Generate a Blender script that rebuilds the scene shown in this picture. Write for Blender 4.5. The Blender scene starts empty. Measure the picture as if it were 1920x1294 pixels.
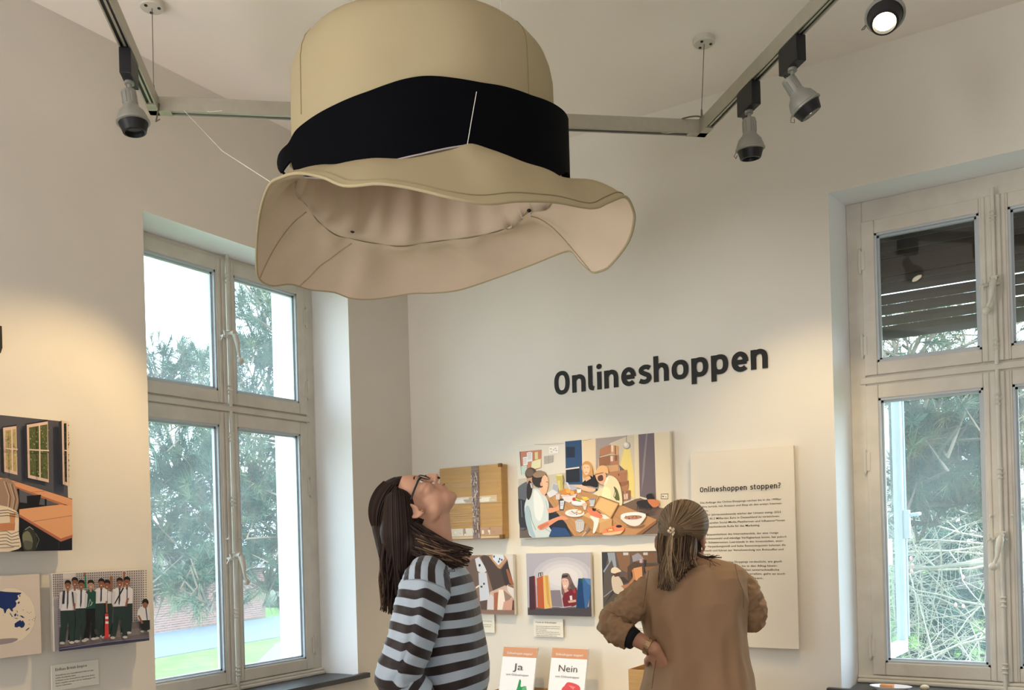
import bpy, bmesh, math, random
import numpy as np
from mathutils import Vector, Matrix, geometry
random.seed(7); rng = np.random.default_rng(7)
SC = bpy.context.scene
COL = SC.collection
pi = math.pi

# ---------------------------------------------------------------- camera
# room axes: the corner of the two exhibition walls is the origin, the left wall is x=0, the right wall is y=0
F_PX, ROLL, PX, PY = 1669., .0275, 960., 1015.
YAW = math.atan2(.5355, .8444)
CAM = np.array([3.141, -3.928, 1.5])
FW = np.array([-math.sin(YAW), math.cos(YAW), 0.]); RT = np.array([math.cos(YAW), math.sin(YAW), 0.]); UP = np.array([0, 0, 1.])
cam_d = bpy.data.cameras.new('camera'); cam = bpy.data.objects.new('camera', cam_d); COL.objects.link(cam)
cam.location = CAM
cam.matrix_world = Matrix.Translation(Vector(CAM)) @ Matrix.Rotation(YAW, 4, 'Z') @ Matrix.Rotation(pi/2, 4, 'X') @ Matrix.Rotation(-ROLL, 4, 'Z')
cam_d.sensor_fit = 'HORIZONTAL'; cam_d.sensor_width = 36; cam_d.lens = 36*F_PX/1920
cam_d.shift_y = (PY-647)/1920; cam_d.clip_start = .05; cam_d.clip_end = 300
SC.camera = cam

def ray(u, v):
    du = u-PX; dv = v-PY
    x = du*math.cos(ROLL)-dv*math.sin(ROLL); y = du*math.sin(ROLL)+dv*math.cos(ROLL)
    return FW+RT*x/F_PX-UP*y/F_PX
def onL(u, v, w=0.):
    d = ray(u, v); return CAM+d*((-w-CAM[0])/d[0])
def onR(u, v, w=0.):
    d = ray(u, v); return CAM+d*((w-CAM[1])/d[1])
def onZ(u, v, z):
    d = ray(u, v); return CAM+d*((z-CAM[2])/d[2])
def atd(u, v, dep): return CAM+ray(u, v)*dep

# ---------------------------------------------------------------- world, lamps, exposure
SKY = 1.0
w = bpy.data.worlds.new('overcast_sky'); SC.world = w; w.use_nodes = True
nt = w.node_tree; bg = nt.nodes['Background']
tc = nt.nodes.new('ShaderNodeTexCoord'); sx = nt.nodes.new('ShaderNodeSeparateXYZ'); cr = nt.nodes.new('ShaderNodeValToRGB')
nt.links.new(tc.outputs['Generated'], sx.inputs[0]); nt.links.new(sx.outputs[2], cr.inputs[0]); nt.links.new(cr.outputs[0], bg.inputs[0])
cr.color_ramp.elements[0].position = 0.; cr.color_ramp.elements[0].color = (.74, .90, 1., 1)
cr.color_ramp.elements[1].position = 1.; cr.color_ramp.elements[1].color = (.62, .82, 1., 1)
bg.inputs[1].default_value = 7.
SC.view_settings.view_transform = 'Standard'; SC.view_settings.look = 'None'
SC.view_settings.exposure = .25; SC.view_settings.gamma = 1.; SC.view_settings.use_curve_mapping = False

def area(name, loc, aim, sx_, sy_, power, col):
    l = bpy.data.lights.new(name, 'AREA'); l.shape = 'RECTANGLE'; l.size = sx_; l.size_y = sy_; l.energy = power; l.color = col
    o = bpy.data.objects.new(name, l); COL.objects.link(o); o.location = loc
    o.rotation_euler = (Vector(aim)-Vector(loc)).to_track_quat('-Z', 'Y').to_euler(); return o
def spot(name, loc, aim, power, deg, blend, col, rad=.02):
    l = bpy.data.lights.new(name, 'SPOT'); l.energy = power; l.spot_size = math.radians(deg); l.spot_blend = blend; l.color = col; l.shadow_soft_size = rad
    o = bpy.data.objects.new(name, l); COL.objects.link(o); o.location = loc
    o.rotation_euler = (Vector(aim)-Vector(loc)).to_track_quat('-Z', 'Y').to_euler(); return o
sun_l = bpy.data.lights.new('hazy_sun', 'SUN'); sun_l.energy = 7.; sun_l.angle = math.radians(25); sun_l.color = (1, .98, .93)
sun_o = bpy.data.objects.new('hazy_sun', sun_l); COL.objects.link(sun_o); sun_o.rotation_euler = Vector((-.55, .75, -.75)).to_track_quat('-Z', 'Y').to_euler()
# two unseen fill lamps added behind the visitor to lift walls and ceiling
area('side_fill', (.12, -5.0, 1.95), (3.0, -3.2, 3.1), 1.2, 2.0, 100, (1., .985, .95))  # added fill from the left for the right wall, no window stands here
area('ceiling_fill', (3.5, -4.9, 1.5), (2.6, -3.2, 3.5), 2.4, 1.6, 34, (1., .96, .95))  # added upward fill for the ceiling, no lamp hangs here
WARM = (1., .76, .42)
spot('wall_spot_left', (.80, -1.47, 2.96), (0, -2.54, 1.05), 62, 64, .6, (1., .70, .34))
spot('wall_spot_boards', (1.15, -1.15, 2.93), (.95, 0, .5), 92, 62, .9, WARM)
spot('wall_spot_panel', (2.3, -.74, 2.88), (2.12, 0, .75), 38, 82, .85, WARM)

# ---------------------------------------------------------------- materials
def lin(c): return tuple((x/12.92 if x <= .04045 else ((x+.055)/1.055)**2.4) for x in c)
def rgb(r, g, b): return lin((r/255, g/255, b/255))+(1.,)
MATS = {}
def mat(name, col, rough=.6, metal=0., noise=0., nscale=20., bump=0., bscale=60., spec=.4, emit=None, vcol=False, aniso=None):
    if name in MATS: return MATS[name]
    m = bpy.data.materials.new(name); m.use_nodes = True; n = m.node_tree; L = n.links
    b = n.nodes['Principled BSDF']; b.inputs['Base Color'].default_value = col; b.inputs['Roughness'].default_value = rough
    b.inputs['Metallic'].default_value = metal; b.inputs['Specular IOR Level'].default_value = spec
    tcn = n.nodes.new('ShaderNodeTexCoord')
    def coords(sc):
        if aniso is None: return tcn.outputs['Object']
        mp = n.nodes.new('ShaderNodeMapping'); mp.inputs['Scale'].default_value = aniso; L.new(tcn.outputs['Object'], mp.inputs[0]); return mp.outputs[0]
    src = None
    if vcol:
        a = n.nodes.new('ShaderNodeAttribute'); a.attribute_name = 'Col'; src = a.outputs['Color']; L.new(src, b.inputs['Base Color'])
    if noise:
        t = n.nodes.new('ShaderNodeTexNoise'); t.inputs['Scale'].default_value = nscale; t.inputs['Detail'].default_value = 6; L.new(coords(0), t.inputs['Vector'])
        mx = n.nodes.new('ShaderNodeMix'); mx.data_type = 'RGBA'; mx.blend_type = 'MULTIPLY'; mx.inputs[0].default_value = 1.
        mr = n.nodes.new('ShaderNodeMapRange'); mr.inputs[1].default_value = .3; mr.inputs[2].default_value = .7; mr.inputs[3].default_value = 1-noise; mr.inputs[4].default_value = 1+noise*.4
        L.new(t.outputs[0], mr.inputs[0]); L.new(mr.outputs[0], mx.inputs[7])
        if src: L.new(src, mx.inputs[6])
        else: mx.inputs[6].default_value = col
        L.new(mx.outputs[2], b.inputs['Base Color'])
    if bump:
        t = n.nodes.new('ShaderNodeTexNoise'); t.inputs['Scale'].default_value = bscale; t.inputs['Detail'].default_value = 5; L.new(coords(0), t.inputs['Vector'])
        bp = n.nodes.new('ShaderNodeBump'); bp.inputs['Strength'].default_value = bump; bp.inputs['Distance'].default_value = .01
        L.new(t.outputs[0], bp.inputs['Height']); L.new(bp.outputs[0], b.inputs['Normal'])
    if emit: b.inputs['Emission Color'].default_value = emit[0]; b.inputs['Emission Strength'].default_value = emit[1]
    MATS[name] = m; return m
PLASTER = mat('plaster_wall', rgb(226, 221, 212), .9, noise=.05, nscale=1.5, bump=.12, bscale=9, spec=.15)
PLASTER_C = mat('plaster_ceiling', rgb(248, 240, 232), .92, noise=.03, nscale=1.2, bump=.05, bscale=12, spec=.1)
REVEAL = mat('reveal_white', rgb(246, 248, 250), .7, bump=.06, bscale=14, spec=.2)
PAINT = mat('old_white_paint', rgb(212, 207, 196), .45, noise=.1, nscale=9, bump=.15, bscale=35, spec=.4)
PAINT_OUT = mat('outer_white_paint', rgb(190, 198, 204), .5, noise=.06, nscale=8, spec=.3)
SLATE = mat('dark_slate', rgb(58, 60, 64), .38, noise=.25, nscale=14, spec=.5)
ALU = mat('brushed_aluminium', rgb(178, 174, 160), .42, .55, noise=.06, nscale=30, spec=.5)
BLACK = mat('black_plastic', rgb(24, 25, 29), .45, spec=.4)
GREYM = mat('grey_lamp_metal', rgb(150, 150, 144), .45, .35, spec=.5)
WIRE = mat('steel_wire', rgb(120, 114, 104), .4, .5)
NYLON = mat('white_thread', rgb(228, 226, 218), .5)
SHUT = mat('brown_shutter', rgb(62, 48, 42), .6, noise=.2, nscale=12, spec=.25)
GLOW = mat('lit_lens', (1, .9, .7, 1), .3, emit=((1., .86, .6, 1), 9.))
FELT = mat('cream_hat_cloth', rgb(180, 166, 134), .85, noise=.06, nscale=3, bump=.25, bscale=5, spec=.1)
LINING = mat('rose_beige_lining', rgb(222, 202, 180), .85, noise=.07, nscale=4, bump=.35, bscale=7, spec=.1)
SEAM = mat('hat_seam', rgb(150, 136, 106), .8)
NAVY = mat('midnight_band', rgb(7, 8, 13), .8, spec=.06)
BOARD = mat('white_foam_board', rgb(232, 228, 216), .7, spec=.2)
PRINT = mat('flat_print', (.5, .5, .5, 1), .5, spec=.25, vcol=True)
KRAFT = mat('kraft_cardboard', rgb(196, 158, 108), .8, noise=.08, nscale=6, bump=.25, bscale=10, spec=.1, aniso=(1, 1, 26))
INK = mat('black_vinyl', rgb(26, 25, 24), .5, spec=.3)

def glass_mat():
    m = bpy.data.materials.new('hazed_glass'); m.use_nodes = True; n = m.node_tree; L = n.links; n.nodes.clear()  # bluish daylight haze is mixed into the glass as a translucent share
    out = n.nodes.new('ShaderNodeOutputMaterial'); tr = n.nodes.new('ShaderNodeBsdfTransparent'); gl = n.nodes.new('ShaderNodeBsdfGlossy'); tl = n.nodes.new('ShaderNodeBsdfTranslucent')
    gl.inputs['Roughness'].default_value = .02; tr.inputs[0].default_value = (.96, .985, .99, 1); tl.inputs[0].default_value = (.88, .95, 1, 1)
    lw = n.nodes.new('ShaderNodeLayerWeight'); lw.inputs[0].default_value = .5; pw = n.nodes.new('ShaderNodeMath'); pw.operation = 'POWER'; pw.inputs[1].default_value = 5.; L.new(lw.outputs['Facing'], pw.inputs[0])
    fr = n.nodes.new('ShaderNodeMath'); fr.operation = 'MULTIPLY_ADD'; fr.inputs[1].default_value = .9; fr.inputs[2].default_value = .05; L.new(pw.outputs[0], fr.inputs[0])
    m1 = n.nodes.new('ShaderNodeMixShader'); m2 = n.nodes.new('ShaderNodeMixShader')
    t = n.nodes.new('ShaderNodeTexNoise'); t.inputs['Scale'].default_value = 2.5; tcn = n.nodes.new('ShaderNodeTexCoord'); L.new(tcn.outputs['Object'], t.inputs['Vector'])
    mr = n.nodes.new('ShaderNodeMapRange'); mr.inputs[1].default_value = .3; mr.inputs[2].default_value = .8; mr.inputs[3].default_value = .05; mr.inputs[4].default_value = .12
    L.new(t.outputs[0], mr.inputs[0]); L.new(mr.outputs[0], m1.inputs[0]); L.new(tr.outputs[0], m1.inputs[1]); L.new(tl.outputs[0], m1.inputs[2])
    L.new(fr.outputs[0], m2.inputs[0]); L.new(m1.outputs[0], m2.inputs[1]); L.new(gl.outputs[0], m2.inputs[2]); L.new(m2.outputs[0], out.inputs[0])
    return m
GLASS = glass_mat()

# ---------------------------------------------------------------- mesh helpers
class MB:
    def __init__(s): s.v = []; s.f = []; s.c = []
    def add(s, vs, fs, col=None):
        o = len(s.v); s.v += [tuple(float(t) for t in p) for p in vs]; s.f += [tuple(i+o for i in f) for f in fs]
        s.c += [col]*len(fs); return s
    def box(s, lo, hi, M=None, bev=0.):
        lo = np.array(lo, float); hi = np.array(hi, float)
        if bev <= 0:
            vs = [(x, y, z) for x in (lo[0], hi[0]) for y in (lo[1], hi[1]) for z in (lo[2], hi[2])]
            fs = [(0, 1, 3, 2), (4, 6, 7, 5), (0, 4, 5, 1), (2, 3, 7, 6), (0, 2, 6, 4), (1, 5, 7, 3)]
        else:
            bm = bmesh.new(); bmesh.ops.create_cube(bm, size=1)
            for q in bm.verts: q.co = Vector((lo+hi)/2)+Vector((q.co.x*(hi-lo)[0], q.co.y*(hi-lo)[1], q.co.z*(hi-lo)[2]))
            bmesh.ops.bevel(bm, geom=bm.edges[:]+bm.verts[:], offset=bev, segments=2, affect='EDGES', profile=.5)
            vs = [tuple(q.co) for q in bm.verts]; fs = [tuple(q.index for q in f.verts) for f in bm.faces]; bm.free()
        if M is not None: vs = [tuple(M @ Vector(p)) for p in vs]
        return s.add(vs, fs)
    def tube(s, pts, r, n=10, cap=True, flat=None):
        pts = [np.array(p, float) for p in pts]; k = len(pts); rs = r if isinstance(r, (list, tuple, np.ndarray)) else [r]*k
        rings = []; up = None
        for i in range(k):
            t = pts[min(i+1, k-1)]-pts[max(i-1, 0)]; t = t/(np.linalg.norm(t)+1e-12)
            if up is None:
                a = np.array([0, 0, 1.]) if abs(t[2]) < .9 else np.array([1., 0, 0]); up = a
            x = np.cross(up, t); x /= np.linalg.norm(x)+1e-12; y = np.cross(t, x); up = y
            fl = 1. if flat is None else flat
            rings.append([pts[i]+(x*math.cos(2*pi*j/n)+y*math.sin(2*pi*j/n)*fl)*rs[i] for j in range(n)])
        vs = [p for q in rings for p in q]; fs = [(i*n+j, i*n+(j+1) % n, (i+1)*n+(j+1) % n, (i+1)*n+j) for i in range(k-1) for j in range(n)]
        if cap: fs += [tuple(range(n))[::-1], tuple((k-1)*n+j for j in range(n))]
        return s.add(vs, fs)
    def loft(s, rings, closed=True, cap=False, capend=None):
        n = len(rings[0]); k = len(rings); vs = [p for q in rings for p in q]; m = n if closed else n-1
        fs = [(i*n+j, i*n+(j+1) % n, (i+1)*n+(j+1) % n, (i+1)*n+j) for i in range(k-1) for j in range(m)]
        if cap: fs += [tuple(range(n))[::-1], tuple((k-1)*n+j for j in range(n))]
        return s.add(vs, fs)
    def lathe(s, prof, M=None, n=24, cap=True):
        rings = [[(r*math.cos(2*pi*j/n), r*math.sin(2*pi*j/n), z) for j in range(n)] for r, z in prof]
        if M is not None: rings = [[tuple(M @ Vector(p)) for p in q] for q in rings]
        return s.loft(rings, cap=cap)
    def ell(s, c, r, M=None, nu=20, nv=12):
        vs = []; fs = []
        for i in range(nv+1):
            a = pi*i/nv
            for j in range(nu): vs.append((math.sin(a)*math.cos(2*pi*j/nu)*r[0], math.sin(a)*math.sin(2*pi*j/nu)*r[1], math.cos(a)*r[2]))
        if M is not None: vs = [tuple(M @ Vector(p)) for p in vs]
        vs = [tuple(np.array(p)+np.array(c)) for p in vs]
        fs = [(i*nu+j, (i+1)*nu+j, (i+1)*nu+(j+1) % nu, i*nu+(j+1) % nu) for i in range(nv) for j in range(nu)]
        return s.add(vs, fs)
    def poly(s, pts, col=None): return s.add(pts, [tuple(range(len(pts)))], col)

def setp(o, label=None, cat=None, group=None, kind=None):
    if label: o['label'] = label
    if cat: o['category'] = cat
    if group: o['group'] = group
    if kind: o['kind'] = kind
    return o
def empty(name, loc=(0, 0, 0), label=None, cat=None, group=None, kind=None):
    o = bpy.data.objects.new(name, None); COL.objects.link(o); o.location = [float(t) for t in loc]; o.empty_display_size = .1
    return setp(o, label, cat, group, kind)
def origin_of(p):
    v = Vector((0, 0, 0))
    while p: v = v+Vector(p.location); p = p.parent
    return v
def obj(name, mb, m, parent=None, smooth=False, label=None, cat=None, group=None, kind=None, local=False, angle=None):
    """link an MB as ONE mesh object; verts are world coordinates unless local"""
    me = bpy.data.meshes.new(name); off = Vector((0, 0, 0)) if (local or parent is None) else origin_of(parent)
    vs = [(x-off.x, y-off.y, z-off.z) for x, y, z in mb.v]
    me.from_pydata(vs, [], mb.f); me.validate(); me.update()
    if any(c is not None for c in mb.c):
        ca = me.color_attributes.new('Col', 'FLOAT_COLOR', 'CORNER')
        for p in me.polygons:
            c = mb.c[p.index] or (.5, .5, .5, 1)
            for li in p.loop_indices: ca.data[li].color = c
    if not any(c is not None for c in mb.c):
        bm = bmesh.new(); bm.from_mesh(me); bmesh.ops.recalc_face_normals(bm, faces=bm.faces); bm.to_mesh(me); bm.free()
    me.materials.append(m)
    if smooth:
        me.polygons.foreach_set('use_smooth', [True]*len(me.polygons))
        if angle:
            bm = bmesh.new(); bm.from_mesh(me)
            for e in bm.edges:
                if len(e.link_faces) == 2 and e.calc_face_angle(0) > angle: e.smooth = False
            bm.to_mesh(me); bm.free()
    o = bpy.data.objects.new(name, me); COL.objects.link(o)
    if parent: o.parent = parent
    return setp(o, label, cat, group, kind)
def own_origin(o):
    """put a top-level mesh's origin at its base centre"""
    me = o.data; co = np.array([v.co[:] for v in me.vertices]); lo = co.min(0); hi = co.max(0); c = Vector(((lo[0]+hi[0])/2, (lo[1]+hi[1])/2, lo[2]))
    me.transform(Matrix.Translation(-c)); o.location = c; return o
def copy_tree(o, parent=None):
    c = o.copy(); COL.objects.link(c); c.parent = parent
    for ch in [q for q in bpy.data.objects if q.parent == o]: copy_tree(ch, c)
    return c
def catmull(P, n, closed=True):
    P = [np.array(p, float) for p in P]; k = len(P); out = []
    segs = k if closed else k-1
    for i in range(segs):
        g = lambda q: P[q % k] if closed else P[min(max(q, 0), k-1)]
        a, b, c, d = g(i-1), g(i), g(i+1), g(i+2)
        for j in range(n):
            t = j/n; out.append(.5*((2*b)+(c-a)*t+(2*a-5*b+4*c-d)*t*t+(-a+3*b-3*c+d)*t**3))
    if not closed: out.append(P[-1])
    return out
def resample(P, n, closed=True):
    P = np.array(P, float)
    if closed: P = np.vstack([P, P[:1]])
    s = np.concatenate([[0], np.cumsum(np.linalg.norm(np.diff(P, axis=0), axis=1))])
    t = np.linspace(0, s[-1], n+1)[:-1] if closed else np.linspace(0, s[-1], n)
    return np.array([np.interp(t, s, P[:, i]) for i in range(P.shape[1])]).T
def remesh(mb, voxel, smooth=6, fac=.5):
    """fuse overlapping closed volumes into one continuous surface"""
    me = bpy.data.meshes.new('tmp'); me.from_pydata(mb.v, [], mb.f); me.update()
    bm = bmesh.new(); bm.from_mesh(me); bmesh.ops.recalc_face_normals(bm, faces=bm.faces); bm.to_mesh(me); bm.free()
    o = bpy.data.objects.new('tmp', me); COL.objects.link(o)
    r = o.modifiers.new('r', 'REMESH'); r.mode = 'VOXEL'; r.voxel_size = voxel
    if smooth: q = o.modifiers.new('s', 'SMOOTH'); q.iterations = smooth; q.factor = fac
    dg = bpy.context.evaluated_depsgraph_get(); e = o.evaluated_get(dg); m2 = e.to_mesh()
    out = MB(); out.add([tuple(v.co) for v in m2.vertices], [tuple(p.vertices) for p in m2.polygons])
    e.to_mesh_clear(); bpy.data.objects.remove(o); bpy.data.meshes.remove(me); return out

# ---------------------------------------------------------------- room shell
CEIL = 3.5
def wall_with_hole(name, M, U0, U1, Z0, Z1, fr, bk, dback, ex, dext):
    """M maps (u, w, z) to the room; fr/bk/ex = opening (u0,u1,z0,z1) at the face, at the frame and outside"""
    R = lambda r, w_: [M(r[0], w_, r[2]), M(r[1], w_, r[2]), M(r[1], w_, r[3]), M(r[0], w_, r[3])]
    mb = MB(); mb.loft([R((U0, U1, Z0, Z1), 0), R(fr, 0)])
    mb.loft([R(ex, dext), R((U0, U1, Z0, Z1), dext), R((U0, U1, Z0, Z1), 0)])
    o = obj(name, mb, PLASTER, kind='structure')
    rv = MB(); rv.loft([R(fr, 0), R(bk, dback), R((bk[0], bk[1], bk[2], bk[3]), dback+.001), R(ex, dback+.002), R(ex, dext)])
    obj('window_reveal', rv, REVEAL, o); return o
ML = lambda u, w_, z: (-w_, u, z)
MR = lambda u, w_, z: (u, w_, z)
CL, CR = -1.12, 2.885      # the two window centres
wall_with_hole('wall_left', ML, -7., .0, -.1, CEIL+.1, (-1.68, -.49, .82, 2.87), (-1.69, -.55, .82, 2.87), .2, (-1.70, -.62, .80, 2.93), .42)
wall_with_hole('wall_back', MR, 0., 7., -.1, CEIL+.1, (2.285, 3.485, .82, 2.94), (2.315, 3.455, .82, 2.94), .2, (2.31, 3.46, .80, 3.0), .42)
f_ = MB(); 
for i in range(35):
    f_.box((0.+i*.2+.001, -7., -.06), (.2+i*.2-.001, 0., 0.))
obj('floor', f_, mat('oak_floor', rgb(146, 134, 120), .45, noise=.2, nscale=5, aniso=(3, .3, 1)), kind='structure')
obj('ceiling', MB().box((0, -7, CEIL), (7, 0, CEIL+.1)), PLASTER_C, kind='structure')
obj('wall_right', MB().box((7, -7, -.1), (7.2, 0, CEIL+.1)), PLASTER, kind='structure')
obj('wall_front', MB().box((0, -7.2, -.1), (7, -7, CEIL+.1)), PLASTER, kind='structure')
obj('baseboard_left', MB().box((0, -7, 0), (.018, 0, .1), bev=.004), PAINT, kind='structure')
obj('baseboard_back', MB().box((.018, -.018, 0), (7, 0, .1), bev=.004), PAINT, kind='structure')
# ---------------------------------------------------------------- windows
def window(name, M, c, lo, hi, top, opened):
    root = setp(empty(name, M(c, .2, .84)), kind='structure')
    def bx(mb, u0, u1, w0, w1, z0, z1, b=.0):
        a = M(c+u0, w0, z0); d = M(c+u1, w1, z1)
        mb.box([min(x, y) for x, y in zip(a, d)], [max(x, y) for x, y in zip(a, d)], bev=b)
    # outer fixed frame
    mb = MB(); bx(mb, lo, -.505, .195, .26, .82, top, .004); bx(mb, .505, hi, .195, .26, .82, top, .004)
    bx(mb, -.505, .505, .195, .26, 2.845, top, .004); bx(mb, -.505, .505, .2, .26, 2.125, 2.19, .005); bx(mb, -.53, .53, .19, .2, 2.142, 2.172, .004)
    bx(mb, -.505, .505, .2, .26, .84, .885, .004)
    fr = obj('window_frame', mb, PAINT, root)
    mb = MB(); bx(mb, lo, hi, .165, .2, .84, .858, .006); bx(mb, lo, hi, .178, .2, .858, .872, .005); obj('bottom_moulding', mb, PAINT, root)
    for s in (-1, 1):
        for z0, z1 in ((.875, 2.135), (2.178, 2.85)):
            a, b = (.012, .508) if s > 0 else (-.508, -.012)
            ga, gb = (.052, .455) if s > 0 else (-.455, -.052)
            gz0, gz1 = z0+.055, z1-.06
            mb = MB(); bx(mb, a, ga, .185, .225, z0, z1, .004); bx(mb, gb, b, .185, .225, z0, z1, .004)
            bx(mb, ga, gb, .185, .225, z0, gz0, .004); bx(mb, ga, gb, .185, .225, gz1, z1, .004)
            sa = obj('casement', mb, PAINT, root)
            mb = MB(); e = .009
            bx(mb, ga, ga+e, .19, .222, gz0, gz1); bx(mb, gb-e, gb, .19, .222, gz0, gz1); bx(mb, ga, gb, .19, .222, gz0, gz0+e); bx(mb, ga, gb, .19, .222, gz1-e, gz1)
            e2 = .018
            bx(mb, ga, ga+e2, .205, .222, gz0, gz1); bx(mb, gb-e2, gb, .205, .222, gz0, gz1); bx(mb, ga, gb, .205, .222, gz0, gz0+e2); bx(mb, ga, gb, .205, .222, gz1-e2, gz1)
            obj('glazing_bead', mb, PAINT_OUT, sa)
            mb = MB(); p = [M(c+ga, .212, gz0), M(c+gb, .212, gz0), M(c+gb, .212, gz1), M(c+ga, .212, gz1)]; mb.poly(p); obj('pane', mb, GLASS, sa)
            for hz in ((z0+.13, z1-.17) if z1-z0 < 1 else (z0+.12, z0+.93)):
                mb = MB(); q = .515*s; mb.tube([M(c+q, .183, hz-.045), M(c+q, .183, hz+.045)], [.0065, .0065], 8); mb.tube([M(c+q, .183, hz-.055), M(c+q, .183, hz-.045)], [.003, .0065], 8); mb.tube([M(c+q, .183, hz+.045), M(c+q, .183, hz+.055)], [.0065, .003], 8)
                bx(mb, min(q, q-s*.02), max(q, q-s*.02), .182, .187, hz-.04, hz+.04); obj('hinge', mb, PAINT, root, smooth=True, angle=.7)
    # astragal strips and espagnolette rods with collars
    mb = MB()
    for z0, z1 in ((.875, 2.135), (2.178, 2.85)):
        bx(mb, -.026, -.004, .176, .19, z0, z1, .004); bx(mb, .004, .026, .176, .19, z0, z1, .004); bx(mb, -.044, -.030, .181, .19, z0, z1, .003); bx(mb, .030, .044, .181, .19, z0, z1, .003)
    obj('astragal', mb, PAINT, root)
    for z0, z1, hz in ((.80, 2.14, 1.47), (2.16, 2.875, 2.5)):
        mb = MB(); mb.tube([M(c, .168, z0), M(c, .168, z1)], .0075, 10)
        for cz in ([.93, 1.2, 1.72, 2.02] if z0 < 1 else [2.24, 2.76]):
            for k in (-.018, 0, .018): mb.lathe([(.0085, -.005), (.0125, 0), (.0085, .005)], Matrix.Translation(M(c, .168, cz+k)), 10)
            bx(mb, -.014, .014, .168, .18, cz-.004, cz+.004)
        rod = obj('espagnolette_rod', mb, PAINT, root, smooth=True, angle=.7)
        # cranked handle ending in a round knob
        mb = MB(); a = np.array(M(c, .158, hz)); off = lambda du, dw, dz: M(c+du, .158+dw, hz+dz)
        mb.tube([off(0, .012, 0), off(0, -.03, 0)], .012, 10)
        bx(mb, -.02, .02, .15, .17, hz-.022, hz-.012, .002); bx(mb, -.017, .017, .148, .17, hz+.008, hz+.016, .002)
        sd = -1 if opened else 1
        mb.tube([off(0, -.02, .0), off(.002*sd, -.035, -.02), off(.008*sd, -.038, -.05), off(.014*sd, -.034, -.085), off(.026*sd, -.03, -.115)], [.009, .014, .012, .007, .007], 10)
        mb.ell(off(.03*sd, -.03, -.125), (.0165, .0165, .0165), nu=14, nv=8)
        obj('handle', mb, PAINT, rod, smooth=True, angle=.9)
        mb = MB()
        bx(mb, -.04, -.022, .158, .19, hz-.02, hz-.008, .002); mb.tube([M(c-.035, .158, hz-.014), M(c-.042, .145, hz-.012), M(c-.044, .148, hz+.006)], .004, 6); mb.tube([M(c-.03, .158, hz-.014), M(c-.05, .15, hz-.02), M(c-.055, .16, hz-.04)], [.006, .004, .002], 6)
        obj('keeper', mb, PAINT, root, smooth=True, angle=.9)
        if z0 < 1:
            mb = MB()
            for u in (-.036, .038): mb.tube([M(c+u, .19, hz+.075), M(c+u, .166, hz+.078)], .004, 8); mb.ell(M(c+u, .164, hz+.078), (.006, .006, .006), nu=8, nv=6)
            obj('hook_peg', mb, PAINT, root, smooth=True, angle=.9)
    # outer frame in the thickness of the wall
    mb = MB(); bx(mb, lo+.02, -.53, .33, .37, .84, top+.02); bx(mb, .53, hi-.02, .33, .37, .84, top+.02); bx(mb, lo, hi, .33, .37, .82, .885)
    obj('outer_frame', mb, PAINT_OUT, root)
    return root
win1 = window('window_1', ML, CL, -.57, .57, 2.87, False)
win2 = window('window_2', MR, CR, -.57, .57, 2.94, True)

# window sill slabs
for nm, M_, u0, u1, lab in (('trim_1', ML, -1.76, -.435, 0), ('trim_2', MR, 2.23, 3.54, 0)):
    a = M_(u0, -.035, .815); b = M_(u1, .0, .84)
    mb = MB(); mb.box([min(x, y) for x, y in zip(a, b)], [max(x, y) for x, y in zip(a, b)], bev=.002)
    a = M_(u0+.09, .0, .815); b = M_(u1-.09, .2, .84); mb.box([min(x, y) for x, y in zip(a, b)], [max(x, y) for x, y in zip(a, b)])
    obj(nm, mb, SLATE, kind='structure')

# opened outer casement and roller shutter of the right window
oc = setp(empty('outer_casement', (2.36, .4, .9)), 'white outer window casement swung open behind left pane of right window', 'casement')
Mo = Matrix.Translation((2.372, .375, 0)) @ Matrix.Rotation(math.radians(86), 4, 'Z')
mb = MB()
for a, b in (((0, -.02, .9), (.05, .02, 2.28)), ((.42, -.02, .9), (.47, .02, 2.28)), ((.05, -.02, .9), (.42, .02, .96)), ((.05, -.02, 2.22), (.42, .02, 2.28))): mb.box(a, b, Mo, bev=.003)
obj('casement_frame', mb, PAINT_OUT, oc)
mb = MB(); mb.poly([tuple(Mo @ Vector(p)) for p in ((.05, 0, .96), (.42, 0, .96), (.42, 0, 2.22), (.05, 0, 2.22))]); obj('pane', mb, GLASS, oc)
mb = MB(); mb.box((.425, -.05, 1.46), (.455, -.02, 1.60), Mo, bev=.003); mb.tube([Mo @ Vector((.44, -.05, 1.575)), Mo @ Vector((.44, -.095, 1.58)), Mo @ Vector((.37, -.10, 1.575))], [.009, .009, .007], 8)
obj('handle', mb, PAINT_OUT, oc, smooth=True, angle=.8)
mb = MB(); mb.tube([Mo @ Vector((.44, -.03, .98)), Mo @ Vector((.44, -.03, 2.2))], .006, 8); obj('espagnolette_rod', mb, PAINT_OUT, oc)

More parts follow.
